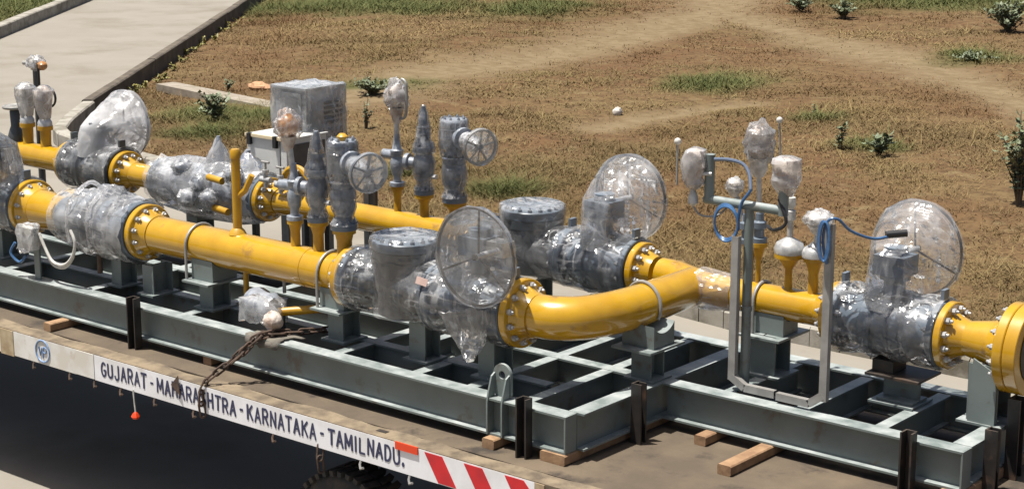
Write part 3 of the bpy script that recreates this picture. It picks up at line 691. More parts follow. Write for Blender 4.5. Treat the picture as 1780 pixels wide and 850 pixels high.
t = thing('pipe_spool', 'yellow pipe reaching back to the wrapped meter, rear run, with three valves on top', 'pipe', (-1.9, YF, ZF - RF))
q = MB(); q.cyl((-3.25, YF, ZF), (-1.0, YF, ZF), RF, n=36); q.build('pipe', yellow, t)
spool_end(t, -3.42, 1, YF, ZF, RF, .19); spool_end(t, -.93, -1, YF, ZF, RF, .19)
for x, r, h, rr in ((-1.89, .03, .2, .055), (-1.60, .036, .17, .075), (-1.28, .045, .15, .09)): NZ(x, YF, ZF + RF, r, h, rr).build('nozzle', yellow_d, t)
q = MB(); q.tube(arc((-3.0, YF - .05, ZF + RF + .06), .16, 2.7, .5, 8, 'xz'), .03, 8); q.build('vent_branch', yellow_d, t)

# S bend: from the front run across to the header
t = thing('pipe_bend', 'thick glossy yellow S bend pipe crossing from the front run into the header', 'pipe', (.9, .9, .66))
ctr = smooth([(.62, .42, .80), (.78, .44, .80), (.92, .55, .80), (1.0, .76, .80), (1.035, 1.02, .80), (1.04, 1.3, .805), (1.04, 1.69, .81)], 8)
q = MB(); m_ = len(ctr); q.tube(ctr, RN, 36, rs=[RN * (1 - .06 * min(1, max(0, (i / m_ - .6) / .4))) for i in range(m_)]); q.build('pipe', yellow, t)
spool_end(t, .52, 1, .41, .80, RN, .235)
q = MB(); cpt = Vector((1.038, 1.10, .80)); pts = [cpt + Vector((math.cos(a) * .158 * .98, -math.cos(a) * .02, math.sin(a) * .158)) for a in np.linspace(-.5, math.pi + .5, 22)]
q.tube(pts, .012, 8); q.build('u_bolt', galv, t)

t = thing('pipe_header', 'yellow header pipe with instrument nozzles between the junction and the end valve', 'pipe', (1.7, YH, ZH - RH))
q = MB(); q.tube([(.70, YF, ZF), (.85, YF - .01, ZF), (1.0, YF - .06, ZF - .01), (1.15, YH + .01, ZH), (1.3, YH, ZH), (2.1, YH, ZH)], RH, 36); q.build('pipe', yellow, t)
spool_end(t, .50, 1, YF, ZF, RH, .20); spool_end(t, 2.205, -1, YH, ZH, RH, .215, th=.05)
for x, r, h, rr in ((1.50, .02, .26, .05), (1.56, .018, .28, .06), (1.80, .026, .24, .10), (1.99, .034, .24, .07)): NZ(x, YH, ZH + RH, r, h, rr).build('nozzle', yellow_d, t)
q = MB(); xx = 1.605; pts = [Vector((xx, YH - (RH + .012) * math.cos(a), ZH + (RH + .012) * math.sin(a))) for a in np.linspace(.0, math.pi, 18)]
q.tube([Vector((xx, YH - RH - .012, .6))] + pts + [Vector((xx, YH + RH + .012, .6))], .012, 8); q.build('u_bolt', galv, t)

q = MB(); q.lathe((1.1, YH, ZH), (1, 0, 0), [(0, .147), (.1, .142), (.2, .128), (.3, .119)], 36, jit=.005); q.f = q.f[:-2]; q.build('film_band', filmw, t, 60)
t = thing('pipe_reducer', 'yellow reducer with bolted flanges beside the end valve', 'pipe reducer', (3.3, YH, .5))
q = MB(); q.lathe((3.05, YH, ZH), (1, 0, 0), [(0, RH), (.07, RH), (.28, .15), (.36, .15)], 36); q.build('reducer', yellow, t)
spool_end(t, 2.975, 1, YH, ZH, RH, .218, th=.05); spool_end(t, 3.47, -1, YH, ZH, .15, .285, th=.065, nb=16)
t = thing('pipe_flange', 'large yellow flange with dark inner face closing the header end', 'flange', (3.53, YH, ZH - .29))
q = MB(); q.lathe((3.474, YH, ZH), (1, 0, 0), [(0, .28), (.005, .285), (.08, .285), (.084, .28), (.083, .2), (.06, .19), (.06, 0)], 40); q.build('flange_ring', yellow, t)
q = MB(); q.lathe((3.5585, YH, ZH), (1, 0, 0), [(0, .20), (.004, .2)], 30); q.build('flange_face', black, t)

t = thing('pipe_reducer', 'yellow reducer between the wrapped straightener and a wrapped valve, front run', 'pipe reducer', (-4.5, YN, .6))
q = MB(); q.lathe((-4.70, YN, ZN), (1, 0, 0), [(0, .165), (.15, .16), (.28, RN), (.40, RN)], 36); q.build('reducer', yellow, t)
spool_end(t, -4.83, 1, YN, ZN, .165, .235)
t = thing('pipe_spool', 'short yellow pipe between two wrapped bodies of the rear run', 'pipe', (-5.0, YF, .7))
q = MB(); q.cyl((-5.2, YF, ZF), (-4.80, YF, ZF), RF, n=32); q.build('pipe', yellow, t)
spool_end(t, -5.32, 1, YF, ZF, RF, .2)
t = thing('pipe_spool', 'yellow pipe carrying two bagged gauges beside the dark wrapped valve', 'pipe', (-6.5, YF, .7))
q = MB(); q.cyl((-7.6, YF, ZF), (-6.2, YF, ZF), RF + .01, n=32); q.build('pipe', yellow, t)
spool_end(t, -6.09, -1, YF, ZF, RF + .01, .2)
for x in (-6.78, -6.5):
    q = MB(); q.lathe((x, YF, ZF + RF), (0, 0, 1), [(-.02, .06), (.02, .05), (.16, .055), (.161, .075), (.2, .075)], 18); q.build('nozzle', yellow_d, t)

# ================================================================== VALVES AND STRAINERS
def handwheel(t, c, ax, R, spokes=3, rim=.013, m_=None, dish=.03):
    m_ = m_ or black; ax = Vector(ax).normalized(); u = ax.cross(Vector((0, 0, 1))).normalized(); w = u.cross(ax)
    if ax.z > .9: u = Vector((1, 0, 0)); w = Vector((0, 1, 0))
    q = MB(); q.tube([Vector(c) + (u * math.cos(a) + w * math.sin(a)) * R for a in np.linspace(0, 2 * math.pi, 41)[:-1]], rim, 8, True)
    hw = q.build('handwheel', m_, t)
    for k in range(spokes):
        a = math.pi / 2 + .1 + 2 * math.pi * k / spokes; d = u * math.cos(a) + w * math.sin(a)
        q = MB(); q.cyl(Vector(c) - ax * dish, Vector(c) + d * R, rim * .8, n=8); q.build('spoke', m_, hw)
    q = MB(); q.cyl(Vector(c) - ax * (dish + .03), Vector(c) + ax * .015, rim * 2.2, n=12); q.build('hub', m_, hw)
    return hw
def ballvalve(label, x0, x1, y, z, R, wheel, m_=bluegrey, rw=.315, side=-1, grp=None, top=1.24, wrapm=None, tight=None, hullm=None, gh=0.0):
    t = thing('wrapped_valve', label, 'valve', ((x0 + x1) / 2, y, z - R), grp); xm = (x0 + x1) / 2; hl = (x1 - x0) / 2
    flange(t, x0, x0 + .05, y, z, R, m_, 10, 1); flange(t, x1 - .05, x1, y, z, R, m_, 10, -1)
    rb_ = R * 1.0
    q = MB(); q.lathe((x0 + .05, y, z), (1, 0, 0), [(0, R * .72), (.05, R * .68), (hl * .45, R * .86), (hl * .5, rb_), (hl * .68, rb_), (hl * .72, R * .9), (hl * 1.28 - .1, R * .9), (hl * 1.32 - .1, rb_), (hl * 1.5 - .1, rb_), (hl * 1.55 - .1, R * .86), (2 * hl - .15, R * .68), (2 * hl - .1, R * .72)], 36)
    body = q.build('body', m_, t)
    q = MB(); q.cyl((xm, y, z + R * .8), (xm, y, z + R + .09), .07); q.lathe((xm, y, z + R + .09), (0, 0, 1), [(0, .1), (.03, .1)], 20); q.build('bonnet', m_, t)
    wx, wy, wz = wheel
    q = MB(); q.box(xm - .11, xm + .11, y - .1, y + .1, z + R + .12, z + R + .25 - gh); q.lathe((xm, y, z + R + .25 - gh), (0, 0, 1), [(0, .08), (.05, .075), (.06, .03)], 20); q.build('gearbox', m_, t)
    sgn = 1 if wy > y else -1
    q = MB(); q.cyl((wx, y, wz), (wx, wy, wz), .022); q.box(min(xm, wx) - .03, max(xm, wx) + .03, y - .06, y + .06, wz - .05, wz + .05); q.build('input_shaft', steel, t)
    handwheel(t, (wx, wy, wz), (0, sgn, 0), rw, 3, .0095)
    # lifting eyes
    for xx in (x0 + .025, x1 - .025):
        q = MB(); q.box(xx - .012, xx + .012, y - .035, y + .035, z + R - .01, z + R + .075); q.build('lifting_eye', m_, t)
    # film: a tight sleeve on the body and a tent from the body up over the handwheel
    prof = [(0, R + .008), (.05, R + .012)] + [(.05 + (2 * hl - .1) * k / 12, R * (1.02 + .05 * math.sin(k * 1.9))) for k in range(1, 12)] + [(2 * hl - .05, R + .012), (2 * hl, R + .008)]
    q = MB(); q.lathe((x0, y, z), (1, 0, 0), prof, 44, jit=.012, seed=x0); q.f = q.f[:-2]; q.build('plastic_sleeve', tight or filmt, body, 60)
    ring_ = [(wx + (rw + .016) * math.cos(a), wy + sgn * .02, wz + (rw + .016) * math.sin(a)) for a in np.linspace(0, 2 * math.pi, 36)[:-1]]
    ring2 = [(wx + (rw + .016) * math.cos(a), wy - sgn * .02, wz + (rw + .016) * math.sin(a)) for a in np.linspace(0, 2 * math.pi, 36)[:-1]]
    bx = [(xm + a, y + b_, z + R + .27 - gh) for a in (-.12, .12) for b_ in (-.11, .11)] + [(xm, y, z + R + .33 - gh)]
    bx += [(xm + hl * .55 * math.cos(a), y + R * .95 * math.sin(a), z + R * .55) for a in np.linspace(0, 2 * math.pi, 14)]
    film_hull(ring_ + ring2 + bx, t, hullm or film, seed=abs(x0) + 1, amp=.011 if hullm else .008)
    return t
# front run valve, end of the front pipe
tv = ballvalve('film wrapped valve with bagged handwheel on the front run beside the S bend', -.155, .515, YN, ZN, .225, (.40, .10, 1.215), side=-1, rw=.325)
film_hull([(.10 + .12 * math.cos(a), .21 + .1 * math.sin(a), .78) for a in np.linspace(0, 6.28, 9)] + [(.36 + .1 * math.cos(a), .17 + .05 * math.sin(a), .85) for a in np.linspace(0, 6.28, 9)] + [(.28, .15, .45), (.34, .15, .48), (.21, .19, .50), (.12, .22, .56), (.42, .18, .58)], tv, film, 'film_tail', .03, .045, 4.4)
ballvalve('wrapped valve on the rear run next to the bolted blue grey strainer cover', -.14, .49, YF, ZF, .215, (.16, 2.14, 1.26), m_=bluegrey)
tvh = ballvalve('wrapped valve at the end of the header, with blue cable running into its bag', 2.21, 2.97, YH, ZH, .215, (2.57, 2.03, 1.25), m_=bluegrey)
ballvalve('dark wrapped valve with white bagged handwheel near the curved kerb', -6.08, -5.33, YF, ZF, .22, (-5.70, 2.14, 1.20), m_=darkgrey, hullm=filmo, gh=.10)
ballvalve('wrapped valve with film covered handwheel beside the bagged junction box', -5.62, -4.84, YN, ZN, .235, (-5.1, .10, 1.22), m_=bluegrey)

def strainer(label, x0, x1, xt, y, z, R, rt, ztop, m_):
    t = thing('strainer', label, 'strainer', ((x0 + x1) / 2, y, z - R))
    flange(t, x0, x0 + .05, y, z, R, bluegrey, 12, 1); flange(t, x1 - .05, x1, y, z, R, bluegrey, 12, -1)
    q = MB(); q.lathe((x0 + .05, y, z), (1, 0, 0), [(0, R * .85), (.04, R * .75), (.12, R * .8), (x1 - x0 - .22, R * .8), (x1 - x0 - .14, R * .75), (x1 - x0 - .1, R * .85)], 36); body = q.build('body', m_, t)
    q = MB(); q.lathe((xt, y, z - R * .9), (0, 0, 1), [(0, rt * .6), (.03, rt * .85), (ztop - z + R * .9 - .14, rt * .85), (ztop - z + R * .9 - .13, rt), (ztop - z + R * .9 - .07, rt)], 40); q.build('basket_housing', m_, t)
    q = MB(); q.lathe((xt, y, ztop - .066), (0, 0, 1), [(0, rt - .004), (.004, rt), (.06, rt), (.066, rt - .006)], 40); cv = q.build('cover', bluegrey, t)
    bolts_z(cv, xt, y, ztop, rt - .035, 16, BOLTS_, .8)
    q = MB(); q.lathe((x0, y, z), (1, 0, 0), [(.0, R + .01), (.06, R + .012), (.14, R * .97), (x1 - x0 - .16, R * .97), (x1 - x0 - .06, R + .012), (x1 - x0, R + .01)], 44, jit=.01, seed=x0); q.f = q.f[:-2]; q.build('plastic_sleeve', filmt, body, 60)
    q = MB(); q.lathe((xt, y, z - .18), (0, 0, 1), [(0, rt * .98), (.1, rt * .95), (.25, rt * .95), (ztop - z + .10, rt + .008), (ztop - z + .17, rt + .012), (ztop - z + .205, rt + .006), (ztop - z + .215, rt * .9), (ztop - z + .205, rt * .5), (ztop - z + .2, .01)], 40, jit=.010, seed=3.3); q.f = q.f[:-2]; q.build('plastic_wrap', film, t, 60)
    return t
ts = strainer('dark grey strainer with bolted blue grey cover on the front run', -.98, -.165, -.50, YN, ZN, .225, .235, 1.155, darkgrey)
q = MB(); p = Vector((-.20, .17, .93)); q.prism([p, p + Vector((.10, 0, -.01)), p + Vector((.10, .02, .035)), p + Vector((0, .02, .045))], (0, -.003, 0)); q.build('tape_patch', tapem, ts)
strainer('dark grey strainer with bolted blue grey cover on the rear run', -.925, -.145, -.50, YF, ZF, .20, .235, 1.15, darkgrey)

# flow straightener of the front run: flanged body swathed in milky film
t = thing('flow_straightener', 'flanged flow straightener swathed in milky film beside the long yellow pipe', 'flow straightener', (-3.85, YN, .55))
q = MB(); q.lathe((-4.32, YN, ZN), (1, 0, 0), [(0, .15), (.25, .17), (.98, .17)], 36); bd = q.build('body', bluegrey, t)
for a in (-3.92, -3.66, -3.385): flange(t, a - .05, a + .05, YN, ZN, .235, bluegrey, 12, -1)
q = MB(); q.lathe((-4.36, YN, ZN), (1, 0, 0), [(0, .17), (.04, .2), (.2, .215), (.36, .22), (.40, .262), (.50, .262), (.56, .235), (.62, .245), (.66, .265), (.78, .262), (.86, .235), (.94, .25), (1.02, .245)], 44, jit=.022, seed=9); q.f = q.f[:-2]; q.build('plastic_sleeve', filmw, bd, 60)
film_hull([py(178, 318, YN), py(180, 320, YN - .02), py(216, 324, YN), py(217, 326, YN + .03)] + [(x, YN + .2 * math.cos(a), ZN + .2 * math.sin(a)) for x in (-4.0, -3.6) for a in np.linspace(0, math.pi, 7)], t, film, 'plastic_wrap', .012, .05, 2.2)
for xx in (-3.98, -3.71):
    q = MB(); q.tube(smooth([(xx, YN - .255, .66), (xx + .01, YN - .275, .85), (xx, YN - .2, 1.02), (xx, YN - .02, 1.12), (xx, YN + .1, 1.05)], 5), .018, 6); q.build('film_twist', filmw, t)
q = MB(); q.cyl((-3.75, YN - .14, .42), (-3.75, YN - .14, .62), .022); q.build('drain_stub', rust, t)

# rear run meter swathed in blue grey film
t = thing('flow_meter', 'flow meter with knobbly electronics swathed in grey film, rear run', 'flow meter', (-4.1, YF, .6))
q = MB(); q.lathe((-4.79, YF, ZF), (1, 0, 0), [(0, .15), (.2, .17), (.4, .2), (1.0, .2), (1.2, .17), (1.37, .15)], 36); bd = q.build('body', wrapgrey, t)
flange(t, -4.79, -4.73, YF, ZF, .2, bluegrey, 12, 1); flange(t, -3.48, -3.42, YF, ZF, .2, bluegrey, 12, -1)
q = MB(); q.lathe((-4.8, YF, ZF), (1, 0, 0), [(0, .205), (.1, .21), (.3, .225), (.5, .25), (.9, .25), (1.15, .22), (1.36, .205)], 44, jit=.03, seed=4); q.f = q.f[:-2]; q.build('plastic_sleeve', filmw, bd, 60)
def bagged(t, c, rx, rz, m_, f_=film, seed=1, name='transmitter_head'):
    q = MB(); q.ball(c, (rx * .82, rx * .82, rz * .86), 14, 9, .18, seed); o = q.build(name, m_, t)
    q = MB(); q.ball(c, (rx * 1.05, rx * 1.05, rz * 1.05), 22, 14, .34, seed + 5); q.build('plastic_bag', filmw if f_ is film else f_, o, 40); return o
for x, dz, h in ((-4.02, .22, .25), (-3.64, .2, .19)):
    q = MB(); q.cyl((x, YF, ZF + .18), (x, YF, ZF + dz + h - .14), .05); q.lathe((x, YF, ZF + dz + h - .16), (0, 0, 1), [(0, .04), (.06, .05), (.12, .022), (.17, .014)], 10, jit=.006); q.build('probe', wrapgrey, t)
    film_hull([(x - .02, YF, ZF + dz + h + .02), (x + .02, YF, ZF + dz + h)] + [(x + .06 * math.cos(a), YF + .06 * math.sin(a), ZF + dz + h - .09) for a in np.linspace(0, 6.28, 8)] + [(x + .12 * math.cos(a), YF + .11 * math.sin(a), ZF + .30) for a in np.linspace(0, 6.28, 9)] + [(x + .15 * math.cos(a), YF + .13 * math.sin(a), ZF + .19) for a in np.linspace(0, 6.28, 11)], t, filmw, 'plastic_bag', .015, .05, x)
for i, (x, dy, z) in enumerate(((-4.32, -.16, 1.02), (-4.02, -.22, .93), (-3.86, -.26, .82), (-3.62, -.2, 1.05), (-3.55, -.1, .98), (-4.1, -.3, .8))):
    bagged(t, (x, YF + dy, z), .085, .075, wrapgrey, filmw, i + 2, 'sensor_box')
for x, z in ((-3.88, 1.0), (-3.82, .74)):
    q = MB(); q.cyl((x, YF - .25, z), (x + .2, YF - .27, z - .01), .03); q.build('sensor_stub', yellow_d, t)

# ---- instruments standing on the nozzles
for i, (x, dy, z) in enumerate(((-3.30, -.12, 1.03), (-3.14, -.1, 1.0), (-2.98, -.08, .99))):
    t = thing('needle_valve', ('small needle valve on the rear run flange beside the wrapped meter', 'middle small needle valve above the rear yellow pipe', 'small needle valve above the rear yellow pipe beside the brown bagged transmitter')[i], 'needle valve', (x, YF + dy, z - .06))
    q = MB(); q.cyl((x - .06, YF + dy, z), (x + .06, YF + dy, z), .026); q.lathe((x, YF + dy, z), (0, 0, 1), [(-.07, .018), (0, .024), (.05, .02), (.06, .03), (.085, .03)], 12); q.build('body', steel, t)
    q = MB(); q.cyl((x, YF + dy, z + .085), (x, YF + dy, z + .15), .01); q.cyl((x - .045, YF + dy, z + .15), (x + .045, YF + dy, z + .15), .01); q.build('tee_handle', galv, t)
    q = MB(); q.tube(smooth([(x, YF + dy, z - .06), (x, YF - .06, ZF + RF + .02)], 3), .012, 6); q.build('tapping', yellow_d, t)
def lath(t, name, m_, c, prof, n=18, jit=0.0, seed=0): return MB().lathe(c, (0, 0, 1), prof, n, jit, seed).build(name, m_, t, 50)
def transmitter(label, x, y, z0, zh, rx, rz, headm, vm=wrapgrey, dx=0.0, cat='transmitter'):
    t = thing('pressure_transmitter', label, cat, (x, y, z0)); h = zh - rz - z0
    lath(t, 'isolation_valve', vm, (x, y, z0 + .001), [(0, .06), (.03, .06), (.032, .032), (.08, .032), (.1, .045), (.16, .052), (.2, .052), (.24, .04), (.25, .05), (.29, .05), (.3, .034), (.36, .026), (min(.42, h - .03), .02)], 18, .003, x)
    q = MB(); q.cyl((x, y, z0 + .3), (x + dx, y, zh - rz * .7), .022, n=10); q.build('impulse_tube', steel, t)
    q = MB(); q.cyl((x - .13, y - .02, z0 + .25), (x, y, z0 + .25), .04, n=12); q.build('valve_stem', vm, t)
    bagged(t, (x + dx, y, zh), rx, rz, headm, film, x); 
    q = MB(); q.lathe((x + dx, y, zh - rz * .8), (0, 0, -1), [(0, rx * .62), (rz * .6, rx * .45), (rz * 1.1, rx * .28)], 14, jit=.006, seed=x); q.build('bag_neck', palebag, t)
    return t
transmitter('transmitter in a brown bag on the front yellow pipe, in front of the steel cabinet', -1.605, YN, ZN + RN + .19, 1.83, .095, .10, brownb, dx=-.05)
tt = transmitter('bagged transmitter with hooked tube beside it on the rear pipe', -1.89, YF, ZF + RF + .2, 1.86, .09, .115, palebag)
q = MB(); q.tube(smooth([(-1.89, YF, 1.68), (-1.80, YF, 1.70), (-1.78, YF, 1.80), (-1.78, YF, 1.95), (-1.80, YF, 1.99), (-1.83, YF, 2.0)], 5), .012, 8); q.build('vent_tube', galv, tt)
SMALLB = BOLT.copy(); SMALLB.materials.clear(); SMALLB.materials.append(wrapgrey)
def rim_bolts(o, x, y, z, R, n): bolts_z(o, x, y, z, R, n, SMALLB, .55)
def relief(label, x, y, z0, zt):
    t = thing('relief_valve', label, 'relief valve', (x, y, z0)); h = zt - z0
    f = lath(t, 'base_flange', bluegrey, (x, y, z0 + .001), [(0, .078), (.035, .078), (.037, .045), (.06, .042)], 24); rim_bolts(f, x, y, z0 + .036, .062, 6)
    lath(t, 'body', wrapgrey, (x, y, z0 + .05), [(0, .042), (.05, .046), (.09, .066), (.13, .074), (.20, .074), (.25, .062), (.29, .055)], 22, .004, x)
    f = lath(t, 'bonnet_flange', wrapgrey, (x, y, z0 + .335), [(0, .07), (.004, .075), (.045, .075), (.05, .07)], 20, .003, x); rim_bolts(f, x, y, z0 + .385, .062, 6)
    lath(t, 'bonnet', wrapgrey, (x, y, z0 + .38), [(0, .056), (.05, .05), (h - .60, .042), (h - .59, .05), (h - .56, .05), (h - .55, .034), (h - .45, .026), (h - .40, .012)], 18, .004, x)
    q = MB(); q.cyl((x - .02, y, z0 + .24), (x - .13, y - .04, z0 + .25), .042, n=16); q.lathe((x - .12, y - .037, z0 + .25), (-1, -.25, 0), [(0, .068), (.03, .068)], 20); q.build('outlet', wrapgrey, t)
    q = MB(); q.cyl((x, y, z0 + .16), (x + .13, y, z0 + .15), .013, n=8); q.lathe((x + .1, y, z0 + .152), (1, 0, 0), [(0, .02), (.03, .02)], 6); q.build('bleed_plug', steel, t)
    q = MB(); q.lathe((x, y, z0 + .04), (0, 0, 1), [(0, .08), (.06, .058), (.12, .085), (.22, .085), (.28, .066), (.30, .086), (.36, .086), (.40, .064), (.5, .054), (h - .22, .05), (h - .12, .04), (h - .05, .012)], 22, jit=.007, seed=x); q.f = q.f[:-2]; q.build('plastic_wrap', filmt, t, 50)
relief('cone topped relief valve wrapped in film on the front yellow pipe', -1.365, YN, ZN + RN + .21, 1.84)
relief('cone topped relief valve wrapped in film on the rear yellow pipe', -1.60, YF, ZF + RF + .17, 1.83)
def globe(label, x, y, z0, zt, wz, cap=False):
    t = thing('globe_valve', label, 'globe valve', (x, y, z0)); h = zt - z0
    f = lath(t, 'base_flange', bluegrey, (x, y, z0 + .001), [(0, .098), (.045, .098), (.048, .058), (.12, .054)], 24); rim_bolts(f, x, y, z0 + .046, .08, 8)
    lath(t, 'body', wrapgrey, (x, y, z0 + .1), [(0, .054), (.04, .07), (.10, .088), (.17, .088), (.21, .07), (.25, .062), (h - .22, .066)], 22, .005, x)
    f = lath(t, 'body_flange', wrapgrey, (x, y, z0 + .30), [(0, .078), (.004, .085), (.05, .085), (.055, .078)], 22, .003, x); rim_bolts(f, x, y, z0 + .355, .07, 6)
    q = MB(); q.box(x - .085, x + .085, y - .075, y + .075, wz - .11, wz + .10); q.build('yoke', wrapgrey, t)
    f = lath(t, 'top_flange', wrapgrey, (x, y, z0 + h - .10), [(0, .09), (.01, .10), (.08, .104), (.10, .095)], 22, .004, x); rim_bolts(f, x, y, zt, .08, 8)
    d = Vector((1, -.35, -.1)).normalized(); w = Vector((x, y, wz)) + d * .40
    q = MB(); q.lathe(Vector((x, y, wz)), d, [(.05, .065), (.12, .068), (.13, .088), (.16, .088), (.17, .05), (.30, .042), (.36, .02), (.42, .016)], 18); q.build('bonnet', wrapgrey, t)
    q = MB(); q.lathe(Vector((x, y, wz)) + d * .18, d, [(0, .062), (.06, .064), (.12, .058), (.18, .042), (.2, .02)], 18, jit=.01, seed=4); q.build('plastic_wrap', filmw, t, 60)
    handwheel(t, w, d, .132, 5, .0105, galv if not cap else bluegrey, .01)
    if cap: lath(t, 'lifting_cap', yellow_d, (x, y, zt), [(0, .035), (.03, .04), (.05, .02)], 12)
    q = MB(); q.lathe((x, y, z0 + .04), (0, 0, 1), [(0, .102), (.06, .07), (.12, .09), (.2, .096), (.25, .088), (.32, .09), (h - .34, .1), (h - .26, .115), (h - .15, .115), (h - .05, .11), (h - .03, .10)], 24, jit=.008, seed=x + 2); q.f = q.f[:-2]; q.build('plastic_wrap', filmt, t, 50)
    q = MB(); q.lathe(w - d * .015, d, [(0, .145), (.04, .145)], 28); q.build('wheel_film', film, t)
globe('angle valve with yellow cap and round handwheel on the front yellow pipe', -1.10, YN, ZN + RN + .19, 1.78, 1.65, True)
globe('angle valve with round handwheel on the rear yellow pipe', -1.28, YF, ZF + RF + .15, 1.74, 1.62)

# bagged pump unit below the front pipe
t = thing('drain_pump', 'small drain unit in clear film with yellow stub below the front pipe', 'drain unit', (-1.6, .36, .32))
p0 = Vector((-1.72, .20, .47))
q = MB(); q.cyl(p0 + Vector((-.26, .1, .0)), p0 + Vector((.02, .05, .02)), .07); q.lathe(p0 + Vector((-.1, .07, .01)), (1, -.2, 0), [(-.14, .1), (-.08, .11), (0, .09), (.1, .1), (.14, .07)], 16, jit=.012); q.build('body', wrapgrey, t)
q = MB(); q.ball(p0 + Vector((.17, -.1, -.03)), (.075, .07, .07), 14, 9, .2, 3); q.build('bagged_cap', palebag, t)
q = MB(); q.cyl(p0 + Vector((.1, .02, 0)), p0 + Vector((.4, .28, .03)), .032); q.build('yellow_stub', yellow_d, t)
film_hull([p0 + Vector((a, b_, c_)) for a in (-.22, .08) for b_ in (-.08, .14) for c_ in (-.10, .08)] + [p0 + Vector((.24, -.15, -.06)), p0 + Vector((-.28, .1, .06)), p0 + Vector((.1, -.13, .0)), p0 + Vector((-.1, 0, .12))], t, film, amp=.025, edge=.04, seed=6.1)
q = MB(); q.cyl(p0 + Vector((-.14, .1, -.15)), p0 + Vector((-.14, .1, 0)), .03); q.cyl(p0 + Vector((.1, .05, -.15)), p0 + Vector((.1, .05, 0)), .03); q.build('foot', darkgrey, t)

# ---- instrument frame by the header
t = thing('instrument_stand', 'grey pipe stand with crossbar and upright arms in front of the header', 'instrument stand', (1.62, 1.22, .32))
yb = 1.22
base = pz(1293, 665, .32); xb = 1.60
def pxy(u, v, y=yb): return py(u, v, y)
top = pxy(1303, 362); q = MB(); q.cyl((top.x, yb, .33), (top.x, yb, top.z), .032, n=18); q.lathe((top.x, yb, .86), (0, 0, 1), [(0, .038), (.03, .038)], 18); q.lathe((top.x, yb, .322), (0, 0, 1), [(0, .08), (.012, .08)], 4); q.build('post', grey, t)
a, b_ = pxy(1226, 346), pxy(1366, 368); q = MB(); q.cyl((a.x, yb, a.z - .0), (b_.x, yb, a.z - .0), .031, n=18); q.build('crossbar', grey, t)
zc = a.z; a2 = pxy(1233, 268); q = MB(); q.cyl((a.x + .03, yb, zc), (a.x + .03, yb, a2.z), .034, n=18); q.build('upright_arm', grey, t)
xr = b_.x; q = MB(); q.cyl((xr - .02, yb, zc - .03), (xr - .02, yb, zc + .15), .034, n=18); q.build('upright_arm', grey, t)
def bagpot(label, x, y, z, rx, rz, ball=None, tail=None):
    t = thing('bagged_transmitter', label, 'transmitter', (x, y, z - rz))
    q = MB(); q.lathe((x, y, z - rz), (0, 0, 1), [(0, rx * .45), (rz * .3, rx * .6), (rz * .9, rx * .9), (rz * 1.5, rx), (rz * 1.9, rx * .8), (rz * 2, rx * .2)], 16, jit=.014, seed=x); hd = q.build('transmitter_head', palebag, t, 60)
    q = MB(); q.lathe((x, y, z - rz * 1.05), (0, 0, 1), [(0, rx * .4), (rz * .3, rx * .75), (rz * .6, rx * .95), (rz * .9, rx * 1.05), (rz * 1.2, rx * 1.12), (rz * 1.5, rx * 1.15), (rz * 1.8, rx * 1.1), (rz * 2, rx * .95), (rz * 2.15, rx * .2)], 20, jit=.026, seed=x + 3); q.build('plastic_bag', filmw, hd, 40)
    if ball:
        bx_, bz0, bz1 = ball; q = MB(); q.cyl((bx_, y, bz0), (bx_, y, bz1), .008, n=8); q.build('vent_rod', galv, t); q = MB(); q.ball((bx_, y, bz1 + .015), .024, 12, 8); q.build('vent_cap', whitec, t)
    return t
pA = pxy(1206, 293, 1.16); tA = bagpot('bagged transmitter clamped to the left arm of the instrument stand', pA.x, 1.16, pA.z, .062, .13, (pxy(1178, 250, 1.16).x, pxy(1183, 322, 1.16).z, pxy(1178, 250, 1.16).z))
q = MB(); q.cyl((pA.x, 1.17, pA.z - .03), (a.x + .06, 1.2, pA.z - .03), .014); q.build('clamp', steel, tA)
q = MB(); q.lathe((pA.x, 1.16, pA.z - .25), (0, 0, 1), [(0, .012), (.02, .03), (.06, .03), (.12, .016), (.14, .02)], 12, jit=.005); q.build('manifold', steel, tA)
q = MB(); q.tube(smooth([(pA.x, 1.16, pA.z - .25), (pA.x + .05, 1.18, pA.z - .31), (pA.x + .16, 1.2, pA.z - .30), (pA.x + .22, 1.24, pA.z - .24)], 5), .007, 6); q.build('impulse_tube', galv, tA)
pB = pxy(1366, 310, 1.24); tB = bagpot('bagged transmitter on the right arm of the instrument stand', pB.x, 1.24, zc + .22, .072, .12)
q = MB(); q.tube(smooth([(pB.x - .02, 1.2, zc + .08), (pB.x + .05, 1.18, zc - .06), (pB.x - .05, 1.2, zc - .13), (pB.x - .22, 1.4, zc - .16)], 5), .012, 6); q.build('impulse_tube', blackc, tB)
